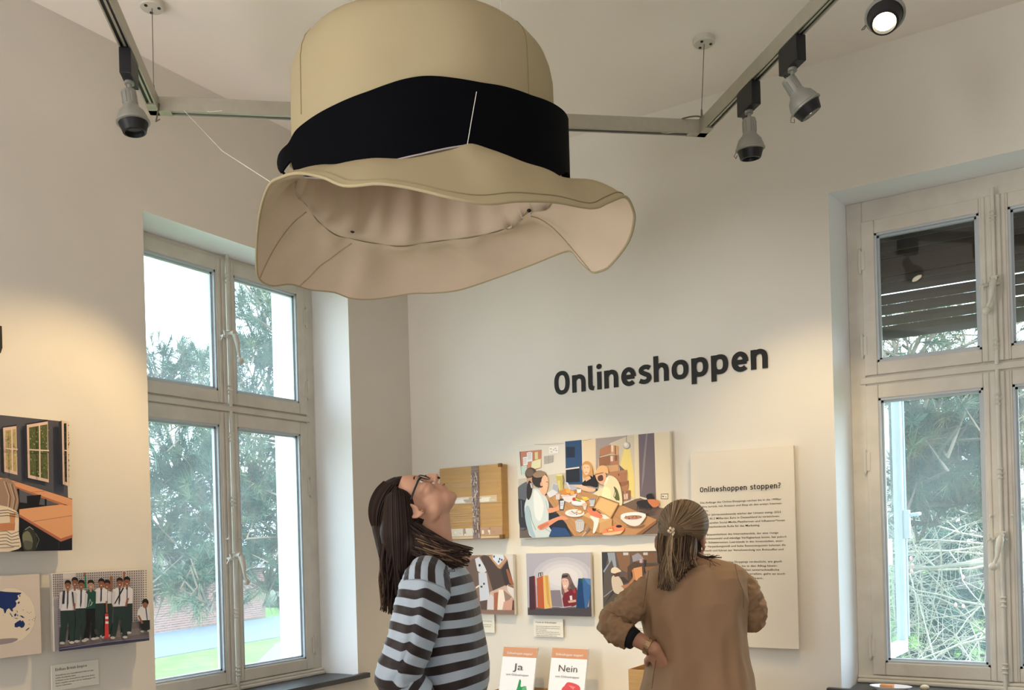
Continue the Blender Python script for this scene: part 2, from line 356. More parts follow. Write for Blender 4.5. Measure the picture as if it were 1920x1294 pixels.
sh = setp(empty('roller_shutter', (2.885, .4, 2.36)), 'dark brown roller shutter half lowered outside the right window', 'shutter')
z = 2.365; k = 0
while z < 3.0:
    gap = .0035 if k in (1, 3, 4) else .0
    h = .042 if k else .06
    mb = MB(); y0 = .393+(.0 if z < 2.6 else -.0)
    prof = [(y0, z), (y0+.012, z), (y0+.014, z+h*.5), (y0+.009, z+h), (y0-.003, z+h), (y0-.005, z+h*.5)]
    mb.loft([[(x, a, b) for a, b in prof] for x in (2.33, 3.44)], cap=True); obj('slat', mb, SHUT, sh)
    z += h+.004+gap; k += 1
for x in (2.312, 3.43): obj('guide_rail', MB().box((x, .375, .86), (x+.028, .42, 2.98)), mat('shutter_rail', rgb(120, 118, 116), .5, .3), sh)
mb = MB(); mb.box((2.33, .365, 2.615), (3.44, .39, 2.64), bev=.003); mb.box((2.33, .355, 2.64), (3.44, .385, 2.72), bev=.003); obj('box_board', mb, SHUT, sh)

# ---------------------------------------------------------------- lighting track
def fl(p): return np.array([float(t) for t in p])
TL, TR = fl((.335, -1.86, 3.1)), fl((1.918, -.50, 3.1))
TL0 = TL+fl((.4625, -.50, 0))/.681*2.6; TR1 = TR+fl((.64, -.626, 0))/.895*2.6
track = setp(empty('lighting_track', ((TL+TR)/2)), 'grey aluminium lighting track hung in a U below the ceiling', 'track')
def frame_dir(a, b):
    t = (b-a); t /= np.linalg.norm(t); return t, np.cross([0, 0, 1.], t)
for a, b in ((TL, TR), (TL, TL0), (TR, TR1)):
    t, n = frame_dir(a, b); Lg = np.linalg.norm(b-a)
    M_ = Matrix(((t[0], n[0], 0, a[0]), (t[1], n[1], 0, a[1]), (t[2], n[2], 1, a[2]), (0, 0, 0, 1)))
    W, H = .018, .052
    prof = [(-W, 0), (-W, H), (W, H), (W, 0), (W-.005, 0), (W-.005, .02), (.004, .02), (.004, .004), (-.004, .004), (-.004, .02), (-W+.005, .02), (-W+.005, 0)]
    mb = MB(); mb.loft([[tuple(M_ @ Vector((x, p, q))) for p, q in prof] for x in (.045, Lg)], cap=True)
    o = obj('rail', mb, ALU, track)
    mb = MB(); mb.box((.06, -W+.005, .006), (Lg-.01, -.006, .012), M_); mb.box((.06, .006, .006), (Lg-.01, W-.005, .012), M_); obj('conductor_strip', mb, BLACK, o)
for a in (TL, TR):
    mb = MB(); arms = [(TR-TL)/np.linalg.norm(TR-TL)*(1 if a is TL else -1), (TL0-TL)/np.linalg.norm(TL0-TL) if a is TL else (TR1-TR)/np.linalg.norm(TR1-TR)]
    for t in arms:
        n = np.cross([0, 0, 1.], t); mb.box((-.018, -.0185, -.002), (.062, .0185, .0525), Matrix(((t[0], n[0], 0, a[0]), (t[1], n[1], 0, a[1]), (0, 0, 1, a[2]), (0, 0, 0, 1))), bev=.001)
    o = obj('corner_joint', mb, ALU, track, kind='part' if False else None)
for a, nm in ((TL, 0), (TR, 1)):
    t = setp(empty('suspension_cable', (a[0], a[1], CEIL-.03)), ('thin suspension cable with white ceiling rose at the left bend of the track', 'thin suspension cable with white ceiling rose at the right bend of the track')[nm], 'cable', 'suspension cables of the lighting track')
    q = (.34, -1.861) if nm == 0 else (1.922, -.46)
    mb = MB(); mb.lathe([(.001, -.022), (.040, -.022), (.043, -.018), (.043, 0)], Matrix.Translation((q[0], q[1], CEIL)), 28); rose = obj('ceiling_rose', mb, PAINT, t, smooth=True, angle=.6)
    for k in range(3):
        mb = MB(); an = k*2.1+.5; mb.lathe([(.001, -.025), (.006, -.025), (.006, -.021)], Matrix.Translation((q[0]+.026*math.cos(an), q[1]+.026*math.sin(an), CEIL)), 8); obj('screw', mb, BLACK, rose)
    mb = MB(); mb.tube([(q[0], q[1], CEIL-.02), (a[0], a[1], 3.2)], .0016, 6); obj('cable', mb, WIRE, t)
    mb = MB(); mb.tube([(a[0], a[1], 3.2), (a[0], a[1], 3.165)], [.0035, .0055], 8); mb.tube([(a[0], a[1], 3.165), (a[0], a[1], 3.15)], .003, 8)
    if nm == 1:
        R_ = [(a[0]-.045+.05*math.cos(x), a[1]-.03+.04*math.sin(x), 3.158+.006*math.sin(x)) for x in np.linspace(0, 2*pi, 25)]; mb.tube(R_, .003, 6)
    else:
        mb.tube([(a[0], a[1], 3.165), (a[0]+.03, a[1]-.0, 3.12), (a[0]+.035, a[1]-.02, 3.05)], .003, 6); mb.tube([(a[0]+.035, a[1]-.02, 3.05), (a[0]+.045, a[1]-.01, 3.06)], .002, 6)
    obj('cable_clamp', mb, WIRE, t)

def spotlight(pos, dirv, boxdir, tilt_to, lit, label, sc=1.):
    """pos: point on the track underside; head points along tilt_to"""
    root = setp(empty('track_spotlight', pos), label, 'spotlight', 'spotlights on the lighting track')
    t = fl(boxdir); t /= np.linalg.norm(t); n = np.cross([0, 0, 1.], t)
    M_ = Matrix(((t[0], n[0], 0, pos[0]), (t[1], n[1], 0, pos[1]), (0, 0, 1, pos[2]), (0, 0, 0, 1)))
    mb = MB(); mb.box((-.055, -.018, -.085), (.055, .018, -.002), M_, bev=.003); mb.box((-.04, -.010, -.004), (.045, .010, .012), M_); ad = obj('track_adapter', mb, BLACK, root)
    d = fl(tilt_to); d /= np.linalg.norm(d)
    x = np.cross(d, [.3, .9, .1]); x /= np.linalg.norm(x); y = np.cross(d, x)
    piv = fl(pos)+fl((0, 0, -.115)); hc = piv-d*.0+fl((0, 0, -.028))
    M2 = Matrix(((x[0], y[0], d[0], hc[0]), (x[1], y[1], d[1], hc[1]), (x[2], y[2], d[2], hc[2]), (0, 0, 0, 1)))
    mb = MB(); mb.tube([fl(pos)+fl((0, 0, -.085)), piv], .007, 10); mb.tube([fl(pos)+fl((0, 0, -.085)), fl(pos)+fl((0, 0, -.094))], .015, 12); mb.tube([piv, hc], .006, 8); obj('stem', mb, GREYM, root, smooth=True, angle=.6)
    mb = MB(); mb.lathe([(.004, -.03), (.021, -.03), (.023, -.026), (.023, .018), (.027, .028), (.040, .042), (.047, .060), (.049, .070), (.052, .072), (.052, .077), (.046, .079), (.044, .07)], M2, 32)
    hd = obj('lamp_head', mb, GREYM, root, smooth=True, angle=.5)
    mb = MB()
    for k in range(8): 
        a = k*pi/4; mb.tube([M2 @ Vector((.0235*math.cos(a), .0235*math.sin(a), -.02)), M2 @ Vector((.0235*math.cos(a), .0235*math.sin(a), .016))], .0022, 5)
    obj('cooling_rib', mb, GREYM, hd)
    mb = MB(); mb.lathe([(.046, .076), (.044, .083), (.036, .108), (.030, .110), (.028, .100), (.026, .09)], M2, 32, cap=False); obj('baffle', mb, BLACK, root, smooth=True, angle=.6)
    mb = MB(); mb.lathe([(.001, .098), (.028, .100)], M2, 24); obj('lens', mb, GLOW if lit else mat('dark_lens', rgb(40, 40, 44), .1), root)
    mb = MB(); c0 = fl(pos)+fl((0, 0, -.09)); e0 = np.array(M2 @ Vector((.022, 0, -.02))); mb.tube(catmull([c0, c0+fl((-.018, .0, -.02)), (c0+e0)/2+fl((-.03, 0, 0)), e0], 5, False), .0018, 6); obj('power_lead', mb, BLACK, root, smooth=True)
    mb = MB(); mb.tube([M2 @ Vector((-.052, .01, .072)), M2 @ Vector((-.062, .012, .085)), M2 @ Vector((-.052, .014, .095)), M2 @ Vector((-.046, .014, .085))], .0015, 5); obj('clip', mb, WIRE, root)
    return root
trd = (TR1-TR)/np.linalg.norm(TR1-TR); tld = (TL0-TL)/np.linalg.norm(TL0-TL)
def near(p, a, d): return a+d*max(0, float((fl(p)-a) @ d))
spotlight(near((2.19, -.76, 3.1), TR, trd), 0, trd, (-.03, .14, -1), False, 'grey track spotlight pointing straight down nearest the right bend')
spotlight(near((2.39, -.97, 3.1), TR, trd), 0, trd, (.42, .28, -.8), True, 'grey track spotlight tilted right with small lit lens')
spotlight(near((2.735, -1.30, 3.1), TR, trd), 0, trd, (.02, -.50, -.85), True, 'glowing track spotlight at the top right edge of the photo')
spotlight(near((.60, -2.14, 3.1), TL, tld), 0, tld, (.12, .05, -1), False, 'grey track spotlight hanging at the left arm of the track')
# ---------------------------------------------------------------- outdoors
GZ = -1.2
grass_m = mat('lawn_green', rgb(80, 106, 52), .9, noise=.35, nscale=3, spec=.05)
obj('ground', MB().box((-60, -30, GZ-.3), (40, 70, GZ-.02)), grass_m, kind='structure')
rd = MB(); A_, B_ = onZ(300, 1186, GZ), onZ(560, 1150, GZ); dr = (B_-A_)/np.linalg.norm(B_-A_); nr = np.array([-dr[1], dr[0], 0.])
if nr[0] > 0: nr = -nr
def gstrip(p, q, wd, z0, z1):
    a, b = p, q; n_ = wd
    mb = MB(); v = [a, b, b+n_, a+n_]; mb.add([(x[0], x[1], z) for z in (z0, z1) for x in v], [(3, 2, 1, 0), (4, 5, 6, 7), (0, 1, 5, 4), (1, 2, 6, 5), (2, 3, 7, 6), (3, 0, 4, 7)]); return mb
obj('road', gstrip(A_-dr*20, B_+dr*14, -nr*5.2, GZ-.03, GZ), mat('asphalt_road', rgb(78, 88, 98), .85, noise=.12, nscale=4, spec=.1), kind='structure')
pa, pb = onZ(462, 1262, GZ), onZ(520, 1205, GZ)
obj('path', gstrip(pa+(pa-pb)*.6, pb, np.array([1.4, 1.1, 0]), GZ-.02, GZ+.005), mat('pale_path', rgb(92, 92, 90), .9, noise=.1, nscale=6, spec=.05), kind='structure')

def brick_mat():
    m = bpy.data.materials.new('red_brick'); m.use_nodes = True; n = m.node_tree; L = n.links; b = n.nodes['Principled BSDF']; b.inputs['Roughness'].default_value = .9
    t = n.nodes.new('ShaderNodeTexBrick'); tcn = n.nodes.new('ShaderNodeTexCoord'); mp = n.nodes.new('ShaderNodeMapping'); L.new(tcn.outputs['Object'], mp.inputs[0]); mp.inputs['Rotation'].default_value = (math.radians(90), 0, 0)
    t.inputs['Scale'].default_value = 1; t.inputs['Brick Width'].default_value = .25; t.inputs['Row Height'].default_value = .08; t.inputs['Mortar Size'].default_value = .008
    t.inputs['Color1'].default_value = rgb(104, 66, 56); t.inputs['Color2'].default_value = rgb(82, 50, 44); t.inputs['Mortar'].default_value = rgb(126, 116, 108)
    L.new(mp.outputs[0], t.inputs[0]); L.new(t.outputs[0], b.inputs['Base Color']); return m
bl = empty('brick_outbuilding', onZ(400, 1173, GZ), 'low red brick outbuilding beyond the road, seen through the left window', 'building')
P0, P1 = onZ(220, 1198, GZ), onZ(498, 1157, GZ); d_ = (P1-P0)/np.linalg.norm(P1-P0); n_ = np.array([-d_[1], d_[0], 0]); n_ = -n_ if n_[0] > 0 else n_
me_ = MB(); Lw = float(np.linalg.norm(P1-P0))
me_.box((-Lw, 0, 0), (0, 4.5, 1.95))
wo = obj('wall', me_, brick_mat(), None, local=True); wo.parent = bl; wo.location = Vector(P1)-Vector(bl.location); wo.rotation_euler = (0, 0, math.atan2(d_[1], d_[0]))
rf = MB(); rf.loft([[(x, -.25, 1.95), (x, 4.75, 1.95), (x, 2.25, 2.75)] for x in (-Lw-.2, .2)], cap=True)
ro = obj('roof', rf, mat('grey_roof', rgb(90, 84, 82), .8, noise=.2, nscale=6), None, local=True); ro.parent = wo
own_origin(setp(obj('boulder', MB().ell(tuple(onZ(517, 1137, GZ)+np.array([0, 0, .35])), (.75, .6, .55)), mat('mossy_stone', rgb(80, 88, 78), .95, noise=.4, nscale=5), None, smooth=True), 'grey green rounded boulder on the far lawn right of the brick outbuilding', 'boulder'))

def needles(mb_v, mb_f, c, axis, n, ln, wd, spread):
    axis = axis/np.linalg.norm(axis)
    d = rng.normal(size=(n, 3))*spread+axis; d /= np.linalg.norm(d, axis=1)[:, None]
    st = c+axis*rng.uniform(-.5, .5, size=(n, 1))*ln*.9
    s = np.cross(d, rng.normal(size=(n, 3))); s /= np.linalg.norm(s, axis=1)[:, None]
    l_ = ln*rng.uniform(.7, 1.1, size=(n, 1))
    v = np.stack([st-s*wd/2, st+s*wd/2, st+d*l_], 1).reshape(-1, 3)
    mb_v.append(v)
def tri_obj(name, vs, m, parent, kind=None, cols=None, label=None, cat=None):
    V = np.concatenate(vs); k = len(V)//3
    off = np.array(origin_of(parent)) if parent else 0
    me = bpy.data.meshes.new(name); me.vertices.add(len(V)); me.vertices.foreach_set('co', (V-off).ravel()); me.loops.add(k*3); me.loops.foreach_set('vertex_index', np.arange(k*3))
    me.polygons.add(k); me.polygons.foreach_set('loop_start', np.arange(k)*3); me.polygons.foreach_set('loop_total', np.full(k, 3)); me.update()
    if cols is not None:
        ca = me.color_attributes.new('Col', 'FLOAT_COLOR', 'POINT'); ca.data.foreach_set('color', np.repeat(cols, 3, 0).ravel())
    me.materials.append(m); o = bpy.data.objects.new(name, me); COL.objects.link(o); o.parent = parent
    return setp(o, label, cat, kind=kind)
LEAF = mat('pine_needles', rgb(120, 150, 110), .75, spec=.15, vcol=True)
BARK = mat('pine_bark', rgb(100, 92, 80), .9, noise=.3, nscale=10)
TWIG = mat('pale_twigs', rgb(150, 146, 132), .85, noise=.15, nscale=14)
def lc(r, g, b): return np.array(rgb(r, g, b))
def pine(name, base, height, centers, label, ntuft, ln, wd, cols, trunk_r=.16, nn=34, holes=1.):
    """centers: list of (centre, radii, weight) foliage volumes"""
    root = empty(name, base, label, 'tree', 'trees outside the windows')
    mb = MB(); b = np.array(base, float); mb.tube([b, b+[.1, .05, height*.35], b+[-.05, .1, height*.7], b+[0, 0, height]], [trunk_r, trunk_r*.8, trunk_r*.5, .03], 9); obj('trunk', mb, BARK, root, smooth=True)
    vs = []; cs = []; br = MB(); W = np.array([c[2] for c in centers], float); W /= W.sum()
    for i in range(ntuft):
        c, r, _ = centers[rng.choice(len(centers), p=W)]
        u = rng.normal(size=3); u /= np.linalg.norm(u); rad = rng.uniform(.25, 1)**.5
        p = np.array(c)+u*np.array(r)*rad
        out = u+np.array([0, 0, .35])+rng.normal(size=3)*.35
        sb = []; needles(sb, None, p, out, nn, ln, wd, .62); vs += sb
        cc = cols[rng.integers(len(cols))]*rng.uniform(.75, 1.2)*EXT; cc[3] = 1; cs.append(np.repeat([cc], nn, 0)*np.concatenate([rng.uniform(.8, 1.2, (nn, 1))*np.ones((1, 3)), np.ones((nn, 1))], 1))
        if i % 5 == 0:
            o2 = np.array(c)+(p-np.array(c))*.15+np.array([0, 0, -.25])
            mid = (p+o2)/2+rng.normal(size=3)*.15
            br.tube([o2, mid, p+out*.03], [.018, .011, .004], 4, cap=False)
    obj('branch_tangle', br, BARK, root, kind='stuff')
    tri_obj('needles', vs, LEAF, root, 'stuff', np.concatenate(cs)); return root
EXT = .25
G1, G2, G3, G4 = lc(128, 168, 142), lc(160, 184, 142), lc(196, 184, 140), lc(98, 134, 112)
def V3(u, v, d): return atd(u, v, d)
# left window: a large pine 9-11 m away; its crown runs up the right pane and leaves sky at the upper left
L_c = [(V3(300, 690, 11), (.5, .6, .42), 1.2), (V3(365, 700, 11), (.45, .6, .35), 1.2), (V3(500, 640, 10), (.5, .6, .7), 2.2), (V3(545, 600, 9.5), (.5, .6, .8), 2.), (V3(470, 720, 10), (.6, .6, .5), 1.4),
       (V3(330, 850, 9.5), (.8, .7, .5), 3.2), (V3(400, 930, 9.5), (.8, .7, .6), 3.), (V3(300, 960, 9.5), (.6, .7, .55), 2.4), (V3(480, 860, 9.5), (.55, .6, .6), 2.4), (V3(545, 960, 9.5), (.5, .6, .7), 2.),
       (V3(500, 1060, 9.5), (.4, .5, .4), .8), (V3(380, 1090, 9), (.3, .4, .4), .7), (V3(310, 1060, 9.5), (.5, .4, .35), 1.5), (V3(430, 1000, 9.5), (.4, .4, .5), 1.2), (V3(540, 780, 9.5), (.4, .4, .5), 1.4)]
lb = V3(150, 1015, 10.5)
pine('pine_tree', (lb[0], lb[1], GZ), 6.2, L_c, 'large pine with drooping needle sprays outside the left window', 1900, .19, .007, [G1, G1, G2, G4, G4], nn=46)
# right window: nearer pine with yellowing lower needles
R_c = [(V3(1740, 760, 5.8), (.42, .4, .22), 2.4), (V3(1680, 640, 6.2), (.4, .4, .3), 1.2), (V3(1800, 640, 6.4), (.5, .4, .3), 1.2), (V3(1910, 740, 6.), (.3, .4, .35), 1.2)]
R_c2 = [(V3(1700, 850, 5.8), (.26, .3, .24), 1.5), (V3(1800, 870, 5.8), (.34, .3, .24), 2.), (V3(1905, 900, 5.8), (.25, .3, .35), 1.1), (V3(1740, 910, 5.9), (.22, .3, .14), .7)]
rb = V3(2050, 1000, 8.)
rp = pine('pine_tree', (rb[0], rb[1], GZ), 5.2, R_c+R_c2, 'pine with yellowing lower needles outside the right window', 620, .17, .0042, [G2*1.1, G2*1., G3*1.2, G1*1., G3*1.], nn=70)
# dark spruces behind
def spruce(base, h, r, label, n=520):
    root = empty('spruce_tree', base, label, 'tree', 'trees outside the windows'); b = np.array(base, float)
    mb = MB(); mb.tube([b, b+[0, 0, h]], [.13, .02], 8); obj('trunk', mb, BARK, root, smooth=True)
    vs = []; cs = []
    for i in range(n):
        t = rng.uniform(.03, 1); a = rng.uniform(0, 2*pi); rr = r*(1-t)**.8*rng.uniform(.55, 1); out = np.array([math.cos(a), math.sin(a), -.25])
        p = b+np.array([math.cos(a)*rr, math.sin(a)*rr, h*t]); k = 42; needles(vs, None, p, out, k, .22, .014, .45)
        cc = [lc(58, 92, 82), lc(74, 110, 96), lc(46, 76, 70)][rng.integers(3)]*.42; cc[3] = 1; cs.append(np.repeat([cc], k, 0))
    tri_obj('needles', vs, LEAF, root, 'stuff', np.concatenate(cs)); return root
for (u, dd, h, r, lb_) in ((1640, 13., 4.6, 1.7, 'dark spruce behind the bare twigs at the left of the right window'), (1760, 14.5, 4.9, 1.9, 'dark spruce behind the bare twigs in the middle of the right window'), (1900, 13.5, 4.8, 1.9, 'dark spruce behind the bare twigs at the right edge of the photo')):
    q = V3(u, 1015, dd); spruce((q[0], q[1], GZ), h, r, lb_, 620)
# bare shrub of pale twigs with a few pink buds
sroot = empty('bare_magnolia', (*V3(1830, 1015, 6.6)[:2], GZ), 'bare pale-twigged shrub with a few pink buds outside the right window', 'shrub')
mb = MB(); bud = MB(); b0 = np.array([*V3(1930, 1015, 6.8)[:2], GZ])
thick = []
def grow(p, d, r, lev):
    pts = [p]; n = 6 if lev < 2 else 5
    ln = [1.1, .85, .6, .42][lev]
    for i in range(n):
        d = d+rng.normal(size=3)*[.12, .2, .28, .3][lev]+np.array([0, 0, -.02 if lev else 0]); d /= np.linalg.norm(d); p = p+d*ln/n*1.3; pts.append(p)
    rs = list(np.linspace(r, r*.45, len(pts))); mb.tube(pts, rs, 5 if lev < 2 else 4, cap=False)
    if lev < 3:
        for j in range([5, 5, 4][lev]):
            q = pts[rng.integers(2, len(pts))]; a = rng.normal(size=3); a -= d*(a @ d)*.6; a /= np.linalg.norm(a)
            nd = d*.45+a+RTW*rng.normal()*.5; grow(q, nd/np.linalg.norm(nd), r*.5, lev+1)
RTW = RT
for k in range(12):
    st = V3(1960-rng.uniform(0, 40), rng.uniform(960, 1270), 6.9+rng.uniform(-.2, .6)); grow(st, -RT+np.array([0, 0, rng.uniform(-.35, .35)])+FW*rng.normal()*.1, .012, 0)
mb.tube([b0, b0+[0, 0, 1.], b0+[-.1, 0, 2.2], b0+[0, 0, 3.2]], [.07, .06, .05, .02], 8)
mb.tube([V3(1960, 1050, 6.4), V3(1840, 1055, 6.3), V3(1760, 1064, 6.3), V3(1690, 1068, 6.35)], [.024, .02, .015, .012], 6)
obj('twigs', mb, TWIG, sroot, kind='stuff')
for (u, v) in ((1752, 942), (1711, 1060), (1708, 1047), (1806, 1082), (1709, 1071), (1792, 1134), (1806, 1137)):
    q = V3(u, v, 6.3); bm_ = MB(); bm_.ell(tuple(q), (.010, .010, .017), nu=8, nv=6); obj('bud', bm_, mat('pink_bud', rgb(222, 160, 158), .6), sroot, smooth=True)
# hedge mass far off so that the horizon is closed
for i, (u, dd, lab) in enumerate(((60, 52, 'far dark green hedge behind the brick outbuilding'), (600, 44, 'far dark hedge right of the brick outbuilding'), (1640, 27, 'far green hedge behind the left spruce'), (2250, 27, 'far green hedge at the right end of the garden'))):
    q = V3(u, 1015, dd); root = empty('hedge', (q[0], q[1], GZ), lab, 'hedge', 'hedges far behind the garden'); vs = []; cs = []
    for k in range(420):
        p = np.array([q[0], q[1], GZ])+RT*rng.uniform(-4.5, 4.5)+FW*rng.uniform(-.8, .8)+np.array([0, 0, rng.uniform(0, 3.2)]); needles(vs, None, p, rng.normal(size=3), 26, .5, .09, .9); cs.append(np.repeat([[lc(62, 90, 70), lc(80, 106, 78), lc(52, 76, 62)][rng.integers(3)]], 26, 0))
    tri_obj('foliage', vs, LEAF, root, 'stuff', np.concatenate(cs))
# ---------------------------------------------------------------- the giant hat
def ringpts(ctrl, n=96):
    """ctrl: (px, py, distance) knots -> closed smooth 3D ring of n points, starting nearest the left"""
    P = [atd(*c) for c in ctrl]; R_ = catmull(P, 14); return np.array(R_)
hc = atd(806, 600, 2.8)[:2]
def by_angle(R_, n=120):
    """resample a ring by angle about the hat's axis so that rings loft without twist"""
    d = R_-np.array([hc[0], hc[1], 0]); a = np.unwrap(np.arctan2(d @ FW, d @ RT)); 
    if a[-1] < a[0]: R_ = R_[::-1]; a = a[::-1]
    a0 = a[0]; aa = np.concatenate([a-2*pi, a, a+2*pi]); RR = np.vstack([R_]*3); o = np.argsort(aa, kind='stable'); aa = aa[o]; RR = RR[o]
    t = np.linspace(-pi, pi, n, endpoint=False); m = np.round((a.mean()-0)/(2*pi))*2*pi
    return np.array([np.interp(t+m, aa, RR[:, i]) for i in range(3)]).T
brim = [(482, 448, 2.92), (489, 394, 2.72), (505, 349, 2.52), (532, 333, 2.42), (563, 327, 2.36), (608, 336, 2.30), (648, 351, 2.25), (711, 347, 2.2), (774, 356, 2.18), (841, 372, 2.17), (908, 384, 2.19), (975, 379, 2.24), (1042, 381, 2.32), (1110, 392, 2.42),
        (1141, 381, 2.5), (1172, 371, 2.6), (1186, 392, 2.68), (1189, 417, 2.75), (1177, 457, 2.86), (1145, 499, 2.96), (1128, 509, 3.0), (1110, 511, 3.04), (1087, 490, 3.1), (1074, 474, 3.15), (1056, 474, 3.2), (998, 497, 3.32), (930, 522, 3.42), (863, 544, 3.48), (814, 550, 3.5),
        (774, 551, 3.5), (735, 557, 3.5), (693, 562, 3.48), (657, 560, 3.44), (626, 549, 3.4), (581, 544, 3.34), (545, 534, 3.27), (509, 537, 3.2), (487, 526, 3.14), (481, 505, 3.08)]
opening = [(545, 345, 2.80), (575, 335, 2.66), (612, 333, 2.57), (700, 310, 2.48), (790, 290, 2.41), (845, 277, 2.385), (880, 271, 2.38), (920, 283, 2.41), (960, 300, 2.45), (1020, 323, 2.55), (1058, 342, 2.68), (1050, 368, 2.85), (1020, 388, 2.95), (990, 400, 3.02), (953, 426, 3.12), (886, 444, 3.2), (818, 452, 3.23), (756, 461, 3.24), (711, 457, 3.22), (662, 448, 3.18), (630, 440, 3.12), (600, 418, 3.02), (580, 392, 2.92), (560, 366, 2.86)]
N_ = 240
Rb = by_angle(ringpts(brim), N_); Ro = by_angle(ringpts(opening), N_)
ctr3 = np.array([hc[0], hc[1], 0])
hat = empty('giant_hat', (hc[0], hc[1], float(Ro[:, 2].mean())), 'giant cream cloth hat with a wide black band hanging from the ceiling', 'hat')
K = 14
ang = np.linspace(-pi, pi, N_, endpoint=False)
def brim_surface(dz):
    rings = []
    for k in range(K+1):
        t = k/K; P = Ro*(1-t)+Rb*t
        wav = .010*math.sin(pi*t)*np.sin(ang*7+1.+t*2)+.005*math.sin(pi*t)*np.sin(ang*17+t*3)+.012*(np.abs(np.sin(ang*6.5+t*2.2+.6))**6)*math.sin(pi*min(1, t*1.15))*(np.sin(ang) > -.1)
        wav = wav+.012*np.exp(-((t-.1)/.12)**2)*np.abs(np.sin(ang*11))*(np.sin(ang) > .1)*-.6
        P = P+np.outer(wav+.02*math.sin(pi*t), UP); rings.append([tuple(p+np.array([0, 0, dz])) for p in P])
    return rings
T_ = .006
top = brim_surface(T_); bot = brim_surface(0)
mb = MB(); mb.loft(top); obj('brim_top', mb, FELT, hat, smooth=True)
mb = MB(); mb.loft(bot); obj('brim_underside', mb, LINING, hat, smooth=True)
mb = MB(); e = [np.array(p)+np.array([0, 0, T_/2]) for p in bot[-1]]; mb.tube(e+[e[0]], .0045, 6, cap=False); obj('brim_hem', mb, FELT, hat, smooth=True)
# stitched lines just inside the hem and radial seams
mb = MB(); P = [np.array(p)+np.array([0, 0, .0015]) for p in top[-2]]; mb.tube(P+[P[0]], .0016, 5, cap=False); obj('hem_seam', mb, SEAM, hat, smooth=True)
def radial(a0, a1, rings, off, r=.002):
    pts = []
    for k in range(1, K+1):
        x = ((a0+(a1-a0)*k/K+pi)/(2*pi)*N_) % N_; i = int(x); f = x-i; q0, q1 = np.array(rings[k][i % N_]), np.array(rings[k][(i+1) % N_]); pts.append(q0*(1-f)+q1*f+[0, 0, off])
    m = MB(); m.tube(pts, r, 5); return m
for a0, a1 in ((2.22, 2.38), (.62, .42), (2.85, 2.65), (-.5, -.45)): obj('brim_seam', radial(a0, a1, bot, -.001), SEAM if a0 in (-.5,) else mat('pale_seam', rgb(170, 148, 122), .8), hat, smooth=True)
# crown
zc = 1.5
def circ(r, z, wob=0., sq=1.0, cd=0.):
    return [tuple(ctr3+RT*(r*math.cos(a)+wob*.006*math.sin(3*a+1))+FW*((r*sq+wob*.01*math.sin(5*a))*math.sin(a)+cd)+np.array([0, 0, z])) for a in ang]
prof = [(.410, 2.66), (.404, 2.76), (.403, 2.86), (.402, 2.93), (.397, 2.965), (.386, 2.995), (.368, 3.018), (.345, 3.03), (.30, 3.036), (.2, 3.04), (.1, 3.042), (.01, 3.043)]
mb = MB(); rings = [list(map(tuple, Ro+np.array([0, 0, .004])))]+[circ(r, z-.01, 1. if z < 2.95 else .6) for r, z in prof]; mb.loft(rings); crown = obj('crown', mb, FELT, hat, smooth=True)
def inner(r, z, k): return [tuple(ctr3+RT*((r-.018+.008*math.sin(a*23+k)+.006*math.sin(a*9+k*2))*math.cos(a))+FW*((r-.018+.008*math.sin(a*23+k)+.006*math.sin(a*9))*math.sin(a))+np.array([0, 0, z+.008*math.sin(a*13+k)])) for a in ang]
rings = [list(map(tuple, Ro))]+[inner(r, z, k*.25) for k, (r, z) in enumerate([(.418, 2.60), (.400, 2.65), (.392, 2.72), (.394, 2.85), (.388, 2.94), (.36, 2.98), (.2, 3.0), (.01, 3.005)])]
mb = MB(); mb.loft(rings); obj('crown_lining', mb, LINING, hat, smooth=True)
# crown seam lines, one to the right of the front and a shallow tuck at the left
for a0 in (-.62, -2.55, 1.2, 2.5):
    pts = []
    for (r, z) in prof[1:10]:
        i = int(round((a0+pi)/(2*pi)*N_)) % N_; q = np.array(circ(r+.001, z-.01, 1. if z < 2.95 else .6)[i]); pts.append(q)
    m = MB(); m.tube(pts, .0016, 5); obj('crown_seam', m, SEAM, hat, smooth=True)
# black band: a loose strip with folded corners
bt = [(541, 269, 2.74), (552, 246, 2.66), (572, 229, 2.60), (626, 197, 2.50), (693, 170, 2.42), (756, 148, 2.365), (790, 142, 2.35), (818, 142, 2.345), (860, 147, 2.335), (904, 155, 2.33), (939, 160, 2.37), (998, 179, 2.45), (1043, 197, 2.53), (1080, 216, 2.62), (1085, 224, 2.66), (1078, 262, 2.86), (1052, 300, 3.04), (980, 340, 3.2), (890, 362, 3.27), (800, 368, 3.28), (700, 358, 3.24), (620, 335, 3.15), (570, 305, 3.0), (548, 284, 2.86)]
bb = [(546, 300, 2.80), (550, 322, 2.70), (575, 331, 2.61), (614, 333, 2.53), (660, 321, 2.485), (720, 304, 2.43), (790, 287, 2.385), (845, 275, 2.355), (880, 270, 2.335), (915, 279, 2.37), (960, 298, 2.42), (1010, 320, 2.49), (1045, 333, 2.56), (1063, 341, 2.62), (1068, 352, 2.72), (1064, 375, 2.9), (1030, 412, 3.08), (970, 438, 3.22), (885, 452, 3.28), (800, 462, 3.3), (700, 462, 3.28), (630, 448, 3.2), (578, 402, 3.0), (556, 356, 2.9)]
RB_ = .452
